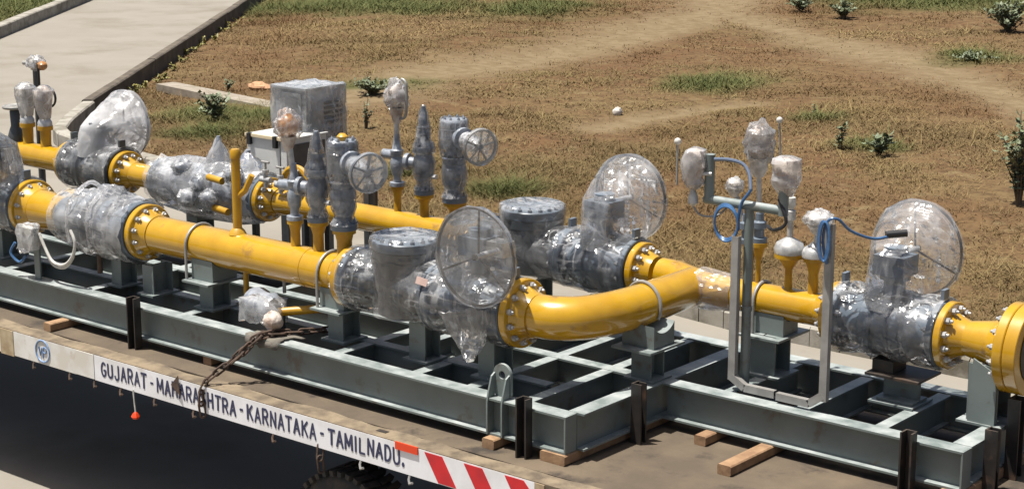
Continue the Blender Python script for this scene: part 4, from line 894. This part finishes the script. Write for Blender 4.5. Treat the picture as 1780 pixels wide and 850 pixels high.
# instruments on the header
zn = ZH + RH
def himp(label, u, v, x, z0, rx, rz, head=palebag, disc=None, rod=None):
    c = py(u, v, YH); t = thing('pressure_transmitter', label, 'transmitter', (x, YH, z0))
    if disc: lath(t, 'diaphragm_seal', steel, (x, YH, z0 + .001), [(0, disc), (.03, disc * 1.02), (.06, disc * .85), (.085, disc * .4), (.1, .02)], 24, .002)
    else: lath(t, 'isolation_valve', bluegrey, (x, YH, z0 + .001), [(0, .055), (.03, .055), (.035, .035), (.09, .035), (.1, .05), (.14, .05), (.15, .03), (.2, .028)], 18)
    q = MB(); q.cyl((x, YH, z0 + .06), (c.x, YH, c.z - rz * .6), .017, n=10); q.build('impulse_tube', steel, t)
    bagged(t, (c.x, YH, c.z), rx, rz, head, film, x)
    q = MB(); q.lathe((c.x, YH, c.z - rz * .75), (0, 0, -1), [(0, rx * .65), (rz * .6, rx * .5), (rz * .9, rx * .3)], 14, jit=.008, seed=x); q.build('bag_neck', whiteb, t)
    if rod:
        r0 = py(*rod[0], YH); r1 = py(*rod[1], YH); q = MB(); q.cyl(r0, r1, .007, n=8); q.build('vent_rod', galv, t); q = MB(); q.ball(r1 + Vector((0, 0, .015)), .022, 12, 8); q.build('vent_cap', whitec, t)
    return t
himp('tall transmitter in a pale bag rising above the instrument stand', 1320, 248, 1.56, zn + .28, .10, .14, rod=((1357, 290), (1355, 213)))
himp('small bagged gauge on the header behind the instrument stand arm', 1277, 322, 1.46, zn + .26, .06, .05, whiteb)
t = thing('diaphragm_seal', 'round silver diaphragm seal on a yellow nozzle of the header', 'gauge seal', (1.80, YH, zn + .24))
lath(t, 'seal', steel, (1.80, YH, zn + .241), [(0, .10), (.03, .105), (.07, .09), (.1, .04), (.11, .02), (.22, .02), (.23, .035), (.29, .035), (.3, .02)], 28)
lath(t, 'plug', whitec, (1.80, YH, zn + .541), [(0, .02), (.03, .035), (.08, .03), (.09, .01)], 12)
himp('bagged gauge on a silver seal next to the galvanised channel post', 1424, 382, 1.99, zn + .24, .095, .062, whiteb, disc=.08)

# galvanised channel posts (cable trays) on the frame
def channel_post(label, u, v0, v1, y, knee):
    p0, p1 = py(u[0], v0, y), py(u[1], v1, y); t = thing('cable_tray', label, 'cable tray', (p1.x, y, .325))
    w, d, th = .026, .04, .004
    def chan(a, b2, nm):
        a, b2 = Vector(a), Vector(b2); ax = (b2 - a).normalized(); sx = Vector((0, 1, 0)); sz = ax.cross(sx).normalized(); q = MB()
        pr = [(-w, 0), (w, 0), (w, d), (w - th, d), (w - th, th), (-w + th, th), (-w + th, d), (-w, d)]
        q.prism([a + sz * i + sx * j for i, j in pr], b2 - a); return q.build(nm, galv, t)
    chan((p1.x, y, .40 if knee else .33), (p1.x, y, p0.z), 'post')
    return t, p0, p1
t1, c10, c11 = channel_post('galvanised cable tray post beside the grey instrument stand', (1271, 1271), 410, 640, 1.12, True)
t2, c20, c21 = channel_post('galvanised cable tray post with blue cable beside the end valve', (1441, 1430), 390, 665, 1.10, True)
def tray(t, pts):
    for a, b2 in zip(pts[:-1], pts[1:]):
        a, b2 = Vector(a), Vector(b2); ax = (b2 - a).normalized(); sx = Vector((0, 1, 0)); sz = ax.cross(sx).normalized(); q = MB(); w, d, th = .025, .04, .004
        pr = [(-w, 0), (w, 0), (w, d), (w - th, d), (w - th, th), (-w + th, th), (-w + th, d), (-w, d)]
        q.prism([a + sz * i + sx * j for i, j in pr], b2 - a); q.build('tray_section', galv, t)
tray(t1, [(c11.x, 1.118, .42), (c11.x + .10, 1.118, .365), (c11.x + .33, 1.118, .365)])
tray(t2, [(c21.x - .34, 1.098, .365), (c21.x - .1, 1.098, .365), (c21.x, 1.098, .44)])
# cables
def cable(label, pts, r, m_, name='cable', n=8): 
    q = MB(); q.tube(smooth(pts, n), r, 8); return solid(q, name, m_, label, 'cable')
ct = Vector((c20.x, 1.09, c20.z)); ve = py(1555, 408, 1.55)
cable('blue cable arching from the tray post to the end valve bag', [ct + Vector((0, 0, -.25)), ct + Vector((-.02, -.02, -.1)), ct + Vector((0, -.01, .02)), ct + Vector((.05, .03, .035)), py(1480, 402, 1.25), py(1520, 415, 1.42), ve], .0095, bluec)
tc = thing('cable_coil', 'tight blue cable coil tied to the top of the tray post', 'cable', ct + Vector((0, -.03, -.23)))
for k in range(3):
    q = MB(); cc = ct + Vector((-.015 + k * .012, -.03, -.1)); q.tube([cc + Vector((.035 * math.cos(a), -.01 * k, .125 * math.sin(a))) for a in np.linspace(0, 2 * math.pi, 25)[:-1]], .008, 8, True)
    q.build('loop', bluec, tc)
gp = MB(); gp.cyl(ve - Vector((.04, .04, 0)), ve + Vector((.06, .05, .01)), .024); solid(gp, 'cable_gland', blackc, 'black cable gland where the blue cable enters the valve bag', 'cable gland')
lc = pxy(1262, 385, 1.17)
tc = thing('cable_coil', 'open blue cable coil hanging from the instrument stand crossbar', 'cable', lc + Vector((0, 0, -.13)))
for k in range(3):
    q = MB(); q.tube([lc + Vector((.09 * math.cos(a) + k * .008, -.012 * k, .115 * math.sin(a) - k * .006)) for a in np.linspace(0, 2 * math.pi, 33)[:-1]], .0075, 8, True)
    q.build('loop', bluec, tc)
cable('blue cable strapped over the crossbar of the instrument stand', [pxy(1283, 400, 1.175), pxy(1284, 375, 1.175), pxy(1290, 352, 1.175), pxy(1300, 338, 1.175), pxy(1306, 330, 1.18)], .011, bluec)
cable('grey cable arching from the left arm to the tall bagged transmitter', [pxy(1242, 277, 1.2), pxy(1268, 278, 1.22), pxy(1292, 286, 1.24), pxy(1303, 305, 1.22), pxy(1305, 330, 1.18)], .012, bluegc)

# ---- left junction box with looped white cable
pj = py(55, 412, .05)
t = thing('junction_box', 'junction box in a white bag on a short post beside the yellow reducer', 'junction box', (py(68, 490, .06).x, .06, ZT))
xj = py(68, 490, .06).x; q = MB(); q.box(xj - .035, xj + .035, .05, .062, ZT + .002, .62); q.box(xj - .035, xj - .025, .062, .11, ZT + .002, .62); q.build('post', grey, t)
q = MB(); q.box(pj.x - .09, pj.x + .1, -.02, .05, pj.z - .09, pj.z + .09); q.build('box', cabm, t)
film_hull([Vector((pj.x, .02, pj.z)) + Vector(v) for v in ((-.18, 0, -.12), (-.12, -.06, .02), (-.05, -.07, .13), (.1, -.06, .11), (.15, -.05, .05), (.12, .06, -.08), (-.1, .07, .08), (.05, .07, .13), (-.05, -.06, -.14), (.08, -.06, -.1))], t, filmw, 'plastic_bag', .02, .035, 8)
q = MB(); q.tube(smooth([(pj.x - .16, .0, pj.z - .06), (pj.x - .2, -.02, pj.z - .15), (pj.x - .12, 0, pj.z - .22), (pj.x - .05, .02, pj.z - .16)], 5), .012, 6); q.build('blue_lead', bluec, t)
for k in range(2):
    cable(('white cable sagging in a loop from the bagged junction box', 'lower of the two white cables looping from the bagged junction box')[k], [py(u, v, .04 + .02 * k) for u, v in ((68, 405), (78, 430), (92, 455 + 4 * k), (112, 460 + 5 * k), (126, 445 + 4 * k), (130, 422), (122, 400))], .0125, whitec)

# ---- far left bagged gauges and small wheel
def nozz(label, x, zt, m_):
    t = thing('bagged_gauge', label, 'gauge', (x, YF, ZF + RF + .2)); z0 = ZF + RF + .2
    lath(t, 'seal', steel, (x, YF, z0 + .001), [(0, .07), (.03, .07), (.07, .05), (.08, .03), (.12, .03)], 18)
    q = MB(); q.lathe((x, YF, z0 + .08), (0, 0, 1), [(0, .035), (.08, .055), (.2, .07), (.26, .075), (.3, .03)], 14, jit=.016, seed=x); q.build('bag', m_, t, 60)
    q = MB(); q.lathe((x, YF, z0 + .07), (0, 0, 1), [(0, .045), (.08, .065), (.2, .085), (.27, .09), (.32, .03)], 16, jit=.02, seed=x + 1); q.build('plastic_bag', filmw, t, 40)
nozz('bagged gauge on the yellow pipe next to the small grey handwheel', -6.78, 1.4, whiteb); nozz('bagged gauge on the yellow pipe with a wire loop above it', -6.5, 1.4, palebag)
t = thing('instrument_stand', 'dark post with bagged transmitter on top standing by the curved kerb', 'instrument stand', (py(62, 110, 2.06).x, 2.06, ZT))
pt_ = py(62, 110, 2.06); q = MB(); q.cyl((pt_.x, 2.06, ZT), (pt_.x, 2.06, pt_.z), .035); q.build('post', darkgrey, t)
q = MB(); q.cyl((pt_.x + .07, 2.02, 1.2), (pt_.x + .09, 2.02, pt_.z), .012); q.build('tube', blackc, t)
bagged(t, (pt_.x, 2.06, pt_.z), .085, .075, whiteb, film, 3.1)
q = MB(); q.ball((pt_.x + .1, 2.06, pt_.z - .02), (.06, .05, .045), 12, 8, .15); q.build('bag_end', brownb, t)
q = MB(); q.cyl((pt_.x, 2.06, pt_.z), (pt_.x - .17, 2.04, pt_.z - .01), .02); q.build('conduit', galv, t)
q = MB(); q.tube(arc(py(87, 170, 2.0), .085, 0, 2 * math.pi, 18, 'xz')[:-1], .012, 6, True); q.cyl(py(60, 186, 2.0), py(86, 186, 2.0), .014); q.build('wire_loop', blackc, t)
t = thing('globe_valve', 'small valve with flat grey handwheel at the far end of the rear pipe', 'globe valve', (-7.05, YF, ZF + RF))
pw = py(25, 186, YF); lath(t, 'body', darkgrey, (pw.x, YF, ZF + .06), [(0, .06), (.1, .08), (.16, .06), (.2, .045), (pw.z - ZF - .1, .05), (pw.z - ZF - .07, .02)], 18)
handwheel(t, (pw.x, YF, pw.z), (0, 0, 1), .10, 4, .018, galv, 0.0); lath(t, 'wheel_cap', galv, (pw.x, YF, pw.z - .01), [(0, .09), (.02, .09)], 20)

# ================================================================== CABINETS behind the rear run
YC = 2.25
def cab(name, label, u0, v0, u1, vb, depth, m_, z0):
    a = py(u0, v0, YC); b2 = py(u1, v0, YC); return a.x, b2.x, a.z
xa = py(476, 250, YC).x; zt_ = py(476, 152, YC).z; xb2 = py(548, 250, YC).x
YA = 2.5; xA0 = py(478, 200, YA).x; xA1 = xA0 + .40
t = thing('control_cabinet', 'tall steel control cabinet under loose film with open louvred side', 'cabinet', ((xA0 + xA1) / 2, YA + .2, 0))
zt_ = py(478, 152, YA).z; zb_ = 1.02
q = MB(); q.box(xA0, xA1, YA, YA + .46, zb_, zt_); q.build('body', cabp, t)
q = MB(); q.box(xA0 - .02, xA1 + .02, YA - .02, YA + .48, zt_ + .001, zt_ + .02); q.build('roof', cabp, t)
q = MB(); q.box(xA1 - .01, xA1 + .012, YA + .03, YA + .2, 1.06, zt_ - .05); q.build('door', cabp, t)
for k in range(5):
    q = MB(); z_ = zt_ - .13 - k * .045; q.box(xA1 + .001, xA1 + .016, YA + .22, YA + .44, z_ - .012, z_ + .012, Matrix.Rotation(.5, 3, 'Y')); q.build('louvre', cabd, t)
q = MB(); q.box(xA1 + .001, xA1 + .008, YA + .21, YA + .45, 1.06, zt_ - .36); q.build('opening', cabd, t)
q = MB(); q.box(xA0 + .03, xA1 - .05, YA - .015, YA - .001, 1.05, zt_ - .03); q.build('front_panel', cabp, t)
for x in (xA0 + .05, xA1 - .05):
    for y_ in (YA + .05, YA + .3):
        q = MB(); q.box(x - .03, x + .03, y_ - .03, y_ + .03, .002, zb_); q.build('leg', darkgrey, t)
film_hull([(x, y_, z) for x in (xA0 - .03, xA1 + .035) for y_ in (YA - .03, YA + .49) for z in (zb_ + .02, zt_ + .03)] + [(xA1 + .09, YA + .2, 1.2)], t, film, amp=.02, edge=.06, seed=5.5)
xB0 = py(427, 232, 2.12).x; zB = py(427, 232, 2.12).z; xB1 = xB0 + .50
t = thing('equipment_box', 'low white sheet metal box with pale edge strip and black hinges', 'cabinet', ((xB0 + xB1) / 2, 2.4, ZT))
q = MB(); q.box(xB0, xB1, 2.135, 2.62, .74, zB - .015); q.build('body', cabm, t)
q = MB(); q.box(xB0 - .01, xB1 + .01, 2.15, 2.64, zB - .014, zB); q.build('lid', cabm, t)
q = MB(); q.box(xB0 - .01, xB1 + .012, 2.115, 2.148, zB - .02, zB + .006); q.build('edge_strip', straw, t)
for x in (xB0 + .05, xB0 + .38):
    q = MB(); q.box(x - .02, x + .02, 2.10, 2.134, zB - .09, zB + .012); q.build('hinge', blackc, t)
q = MB(); q.box(xB0 + .42, xB0 + .425, 2.13, 2.134, .8, zB - .03); q.build('door_gap', cabd, t)
q = MB(); q.box(xB1 + .001, xB1 + .006, 2.2, 2.6, .78, zB - .06); q.build('side_opening', cabd, t)
for x in (xB0 + .04, xB1 - .04):
    for y_ in (2.17, 2.55):
        q = MB(); q.box(x - .025, x + .025, y_ - .025, y_ + .025, .003, .74); q.build('leg', darkgrey, t)
# two dark posts behind the rear pipe
for u, lb in ((640, 'thick dark post standing behind the rear pipe'), (652, 'thin dark rod standing behind the rear pipe')):
    p = py(u, 320, 2.06); q = MB(); r_ = .03 if u == 640 else .014
    q.box(p.x - r_, p.x + r_, 2.06 - r_, 2.06 + r_, ZT + .001, p.z); q.box(p.x - r_ * 2, p.x + r_ * 2, 2.0, 2.12, ZT + .0005, ZT + .012); solid(q, 'support_post', darkgrey if u == 640 else black, lb, 'post')

# ================================================================== LASHING GEAR ON THE DECK
def timber(label, u, v, length, h=.068, w=.09, z=0.001, x=None, y0=None, yaw=0.0):
    p = pz(u, v, 0) if x is None else Vector((x, y0, 0)); bx_ = MB(); bv = .008
    pr = [(-w / 2 + bv, 0), (w / 2 - bv, 0), (w / 2, bv), (w / 2, h - bv), (w / 2 - bv, h), (-w / 2 + bv, h), (-w / 2, h - bv), (-w / 2, bv)]
    R_ = Matrix.Rotation(yaw, 3, 'Z')
    bx_.prism([p + R_ @ Vector((a, 0, 0)) + Vector((0, 0, b2 + z)) for a, b2 in pr], R_ @ Vector((0, length, 0)))
    return solid(bx_, 'timber_block', wood, label, 'timber', None)
timber('timber block sticking out below the front beam near the round emblem', 82, 576, 1.2, yaw=.0)
timber('small timber end below the lifting lug', 848, 780, 1.3, w=.1)
timber('long square timber lying out on the bare deck', 1258, 826, 1.6, h=.068, w=.1)
timber('short timber beside the long one, tucked under the narrow frame', 1216, 774, 1.3, h=.066, w=.09)
timber('timber under the end corner of the wide frame', 0, 0, 1.2, x=1.14, y0=-.02, h=.068, w=.2)
timber('timber under the right end corner of the narrow frame', 0, 0, 1.1, x=3.40, y0=.95, h=.068, w=.14)
timber('timber bearer under the front beam, flush with it below the lashing chain', 0, 0, 2.0, x=-2.2, y0=.02)
def stake(label, x, y, h=.40, facing=-1, w=.075, plate=True):
    q = MB(); t_ = .012; s = facing
    q.box(x - w / 2, x + w / 2, y - t_ / 2, y + t_ / 2, .001, h); q.box(x - w / 2, x - w / 2 + t_, y - .075 if s < 0 else y + t_ / 2, y - t_ / 2 if s < 0 else y + .075, .001, h)
    q.box(x + w / 2 - t_, x + w / 2, y - .06 if s < 0 else y + t_ / 2, y - t_ / 2 if s < 0 else y + .06, .001, h - .004)
    return solid(q, 'stake_post', black, label, 'stake')
def sx(u, v, y): return py(u, v, y).x
stake('black steel stake against the front beam near the milky wrapped straightener', sx(238, 565, -.02), -.012, .41)
stake('black steel stake against the front beam next to the lifting lug', sx(915, 745, -.02), -.012, .40)
stake('black steel stake against the front beam of the narrow frame', sx(1580, 795, .97), .985, .39)
def stake_x(label, x, y, h=.4, w=.08):
    q = MB(); t_ = .012
    q.box(x - t_ / 2, x + t_ / 2, y - w / 2, y + w / 2, .001, h); q.box(x + t_ / 2, x + .075, y - w / 2, y - w / 2 + t_, .001, h); q.box(x + t_ / 2, x + .065, y + w / 2 - t_, y + w / 2, .001, h - .004)
    return solid(q, 'stake_post', black, label, 'stake')
stake_x('black steel stake against the end beam below the S bend', XE + .075, .66, .41)
stake_x('black steel stake at the right end beam of the narrow frame', 3.475, 1.30, .40); stake_x('taller black steel stake beside the reducer support', 3.475, 1.62, .52, .11)

def link_mesh():
    q = MB(); pts = []; L_, r_ = .040, .021
    for k in range(9): a = math.pi / 2 + math.pi * k / 8; pts.append(Vector((-L_ + r_ * math.cos(a), r_ * math.sin(a), 0)))
    for k in range(9): a = -math.pi / 2 + math.pi * k / 8; pts.append(Vector((L_ + r_ * math.cos(a), r_ * math.sin(a), 0)))
    q.tube(pts, .0085, 6, True); me = q.mesh('link'); me.materials.append(rust); return me
LINK = link_mesh()
def chain(label, pts, step=.086):
    P = smooth(pts, 30); t = thing('chain', label, 'chain', P[-1]); d = 0; last = None; k = 0; acc = [P[0]]
    for a, b2 in zip(P[:-1], P[1:]):
        if last is None: last = a
        if (b2 - last).length >= step:
            ax = (b2 - last).normalized(); mid = (b2 + last) / 2
            rot = ax.to_track_quat('X', 'Z').to_matrix() @ Matrix.Rotation((k % 2) * math.pi / 2 + random.uniform(-.3, .3), 3, 'X')
            inst(LINK, 'link', t, mid, rot); last = b2; k += 1
    return t
xk = pz(440, 592, ZT).x
ch = [(xk + .33, .56, .345), (xk + .2, .3, .348), (xk + .08, .1, .355), (xk, -.02, .345), (xk - .08, -.12, .22), (xk - .17, -.26, .10), (xk - .22, -.34, .03), (xk - .23, -.375, -.05), (xk - .23, -.37, -.17), (xk - .225, -.36, -.24)]
chain('rusty lashing chain running over the front beam down to the lettered panel', ch)
chain('short doubled strand of rusty chain knotted on the sacking pad', [(xk + .12, .12, .36), (xk + .05, .0, .36), (xk - .0, -.06, .31), (xk - .05, -.13, .23), (xk - .1, -.2, .15)])
hx = py(556, 780, YE).x
chain('short chain hanging below the lettered side panel', [(hx, YE + .01, -.19), (hx, YE - .01, -.24), (hx + .01, YE, -.32), (hx + .005, YE, -.42)])
# dirty sacking pad under the chain
pad = MB(); n = 9; gridv = []
for i in range(n):
    for j in range(n):
        x = xk - .14 + .34 * i / (n - 1); y = -.012 + .20 * j / (n - 1)
        x += .04 * noise.noise(Vector((i * .6, j * .5, 2))); zz = ZT + .008 + .012 * abs(noise.noise(Vector((i * .7, j * .7, 0))))
        if j == 0: y = -.016; zz = ZT - .05 - .03 * noise.noise(Vector((i * .9, 1, 1)))
        gridv.append(Vector((x + (.10 if j > 5 else 0) * (j - 5) / 4, y, zz)))
pad.add(gridv, [(i * n + j, (i + 1) * n + j, (i + 1) * n + j + 1, i * n + j + 1) for i in range(n - 1) for j in range(n - 1)])
sack = pmat('sacking', (0.15, 0.135, 0.11), (0.10, 0.09, 0.075), 9, .95, bump=.5)
o = solid(pad, 'sacking_pad', sack, 'dirty sacking pad folded over the front beam below the chain', 'pad', ang=80)
md = o.modifiers.new('thick', 'SOLIDIFY'); md.thickness = .006; md.offset = 1
# red tag on a string below the panel
p = py(233, 690, YE - .01)
t = thing('hanging_tag', 'red tag hanging on a string below the lettered panel', 'tag', (p.x, YE - .01, py(233, 728, YE - .01).z))
zz = py(233, 716, YE - .01).z; q = MB(); q.tube([(p.x - .01, YE - .008, -.19), (p.x, YE - .01, (zz - .19) / 2), (p.x + .01, YE - .01, zz)], .006, 6); q.build('string', whitec, t)
q = MB(); q.lathe((p.x + .01, YE - .01, zz + .005), (0, 0, -1), [(0, .01), (.012, .022), (.035, .034), (.05, .026), (.055, .01)], 7, jit=.006); q.build('tag', redo, t)
# stones, slab and litter
def stone(label, u, v, r, m_, z=None, name='stone'):
    p = pz(u, v, ZG); zg = float(zfield(np.array([p.x]), np.array([p.y]))[0]); q = MB(); q.ball((p.x, p.y, zg + r[2] * .55), r, 12, 8, .35, u); return solid(q, name, m_, label, 'stone')
stone('flat orange stone lying near the old concrete slab', 452, 158, (.30, .17, .10), stonem)
stone('pale round stone lying on the dry grass', 1073, 214, (.09, .09, .09), stonew)
stone('pale stone on the narrow slab end by the kerb', 302, 154, (.16, .12, .06), stonew)
stone('small pale stone on the shaded concrete below the trailer', 20, 812, (.06, .05, .02), stonew, ZG)
a, b2 = pz(288, 152, ZG), pz(505, 196, ZG)
q = MB(); d = (b2 - a); d.z = 0; nr = Vector((-d.y, d.x, 0)).normalized(); q.prism([Vector((p.x, p.y, ZG - .1)) for p in (a + nr * .22, b2 + nr * .22, b2 - nr * .25, a - nr * .22)], (0, 0, .19))
solid(q, 'concrete_slab', slabm, 'weathered narrow concrete slab lying in the dry grass behind the cabinet', 'slab')

# ================================================================== WEEDS AND BUSHES
def weed(label, u, v, h, r, n, name='weed_bush', leaf=.06, m_=None, cat='bush', upright=.6, group=None):
    p = pz(u, v, ZG); zg = float(zfield(np.array([p.x]), np.array([p.y]))[0]) - .02
    rng = random.Random(u * 7 + v); t = thing(name, label, cat, (p.x, p.y, zg), group)
    st = MB(); lf = MB(); ns = max(3, int(n / 14))
    for i in range(ns):
        a = rng.uniform(0, 6.28); rr = r * rng.uniform(.15, 1); hh = h * rng.uniform(.55, 1) * (1 - .35 * rr / r)
        tip = Vector((p.x + rr * math.cos(a), p.y + rr * math.sin(a), zg + hh)); mid = Vector((p.x + rr * .35 * math.cos(a), p.y + rr * .35 * math.sin(a), zg + hh * .55))
        st.tube([(p.x + .02 * math.cos(a), p.y + .02 * math.sin(a), zg), mid, tip], .008, 5, rs=[.011, .008, .004])
        for k in range(int(n * 1.5 / ns)):
            s = rng.uniform(.25, 1.02); c_ = Vector((p.x, p.y, zg)).lerp(mid, min(1, s * 2)) if s < .5 else mid.lerp(tip, s * 2 - 1)
            az = rng.uniform(0, 6.28); el = rng.uniform(-.2, 1.1); d = Vector((math.cos(az) * math.cos(el), math.sin(az) * math.cos(el), math.sin(el))); sd2 = d.cross(Vector((0, 0, 1))).normalized()
            l_ = leaf * .72 * rng.uniform(.5, 1.3); w_ = l_ * .36; nrm = sd2.cross(d) * (.12 * l_)
            o_ = len(lf.v); lf.v += [tuple(c_), tuple(c_ + d * l_ * .5 + sd2 * w_ - nrm), tuple(c_ + d * l_), tuple(c_ + d * l_ * .5 - sd2 * w_ - nrm), tuple(c_ + d * l_ * .5)]
            lf.f += [(o_, o_ + 1, o_ + 4), (o_ + 1, o_ + 2, o_ + 4), (o_ + 2, o_ + 3, o_ + 4), (o_ + 3, o_, o_ + 4)]
    st.build('stem', twig, t); lf.build('foliage', m_ or leafm, t, 80)
weed('leafy green bush beside the old concrete slab', 378, 216, .75, .42, 260, leaf=.14)
weed('thin grey green sprig at the slab edge', 396, 160, .35, .15, 50, leaf=.11)
weed('low green tuft of weeds right of the steel cabinet', 648, 178, .4, .5, 420, leaf=.11)
weed('thin tall sapling between the cabinet and the rear valves', 636, 236, .8, .12, 60, 'sapling', .09)
weed('pale leafy weed at the top of the slope, left of the round dark bush', 1392, 26, .65, .5, 230, leaf=.17)
weed('round dark green bush near the green grass patch on the slope', 1466, 38, .62, .42, 280, leaf=.15)
weed('large dark green bush among the long green grass', 1752, 70, 1.0, .75, 520, leaf=.17)
weed('small upright weed in the dry grass left of the spiky tuft', 1459, 292, .5, .12, 46, leaf=.13)
weed('spiky green tuft in the dry grass above the end valve', 1526, 302, .5, .35, 110, leaf=.15)
weed('tall leafy shrub in the dry grass right of the end valve', 1768, 400, 1.5, .36, 420, leaf=.14)
weed('tiny sprig in the dry grass near the tall transmitter', 1415, 222, .25, .1, 26, leaf=.09)
weed('low spreading green weed on the slope below the dark bush', 1690, 122, .2, .7, 240, leaf=.12)
for i in range(13):
    s = i / 12; u = 240 + 175 * s + random.uniform(-6, 6); v = 152 - 128 * s + random.uniform(-3, 6)
    weed('yellow green weed growing along the dark side kerb', u, v + 6, random.uniform(.16, .3), .3, 46, 'kerb_weed', .09, leafy, 'weed', .6, 'weeds along the side kerb')
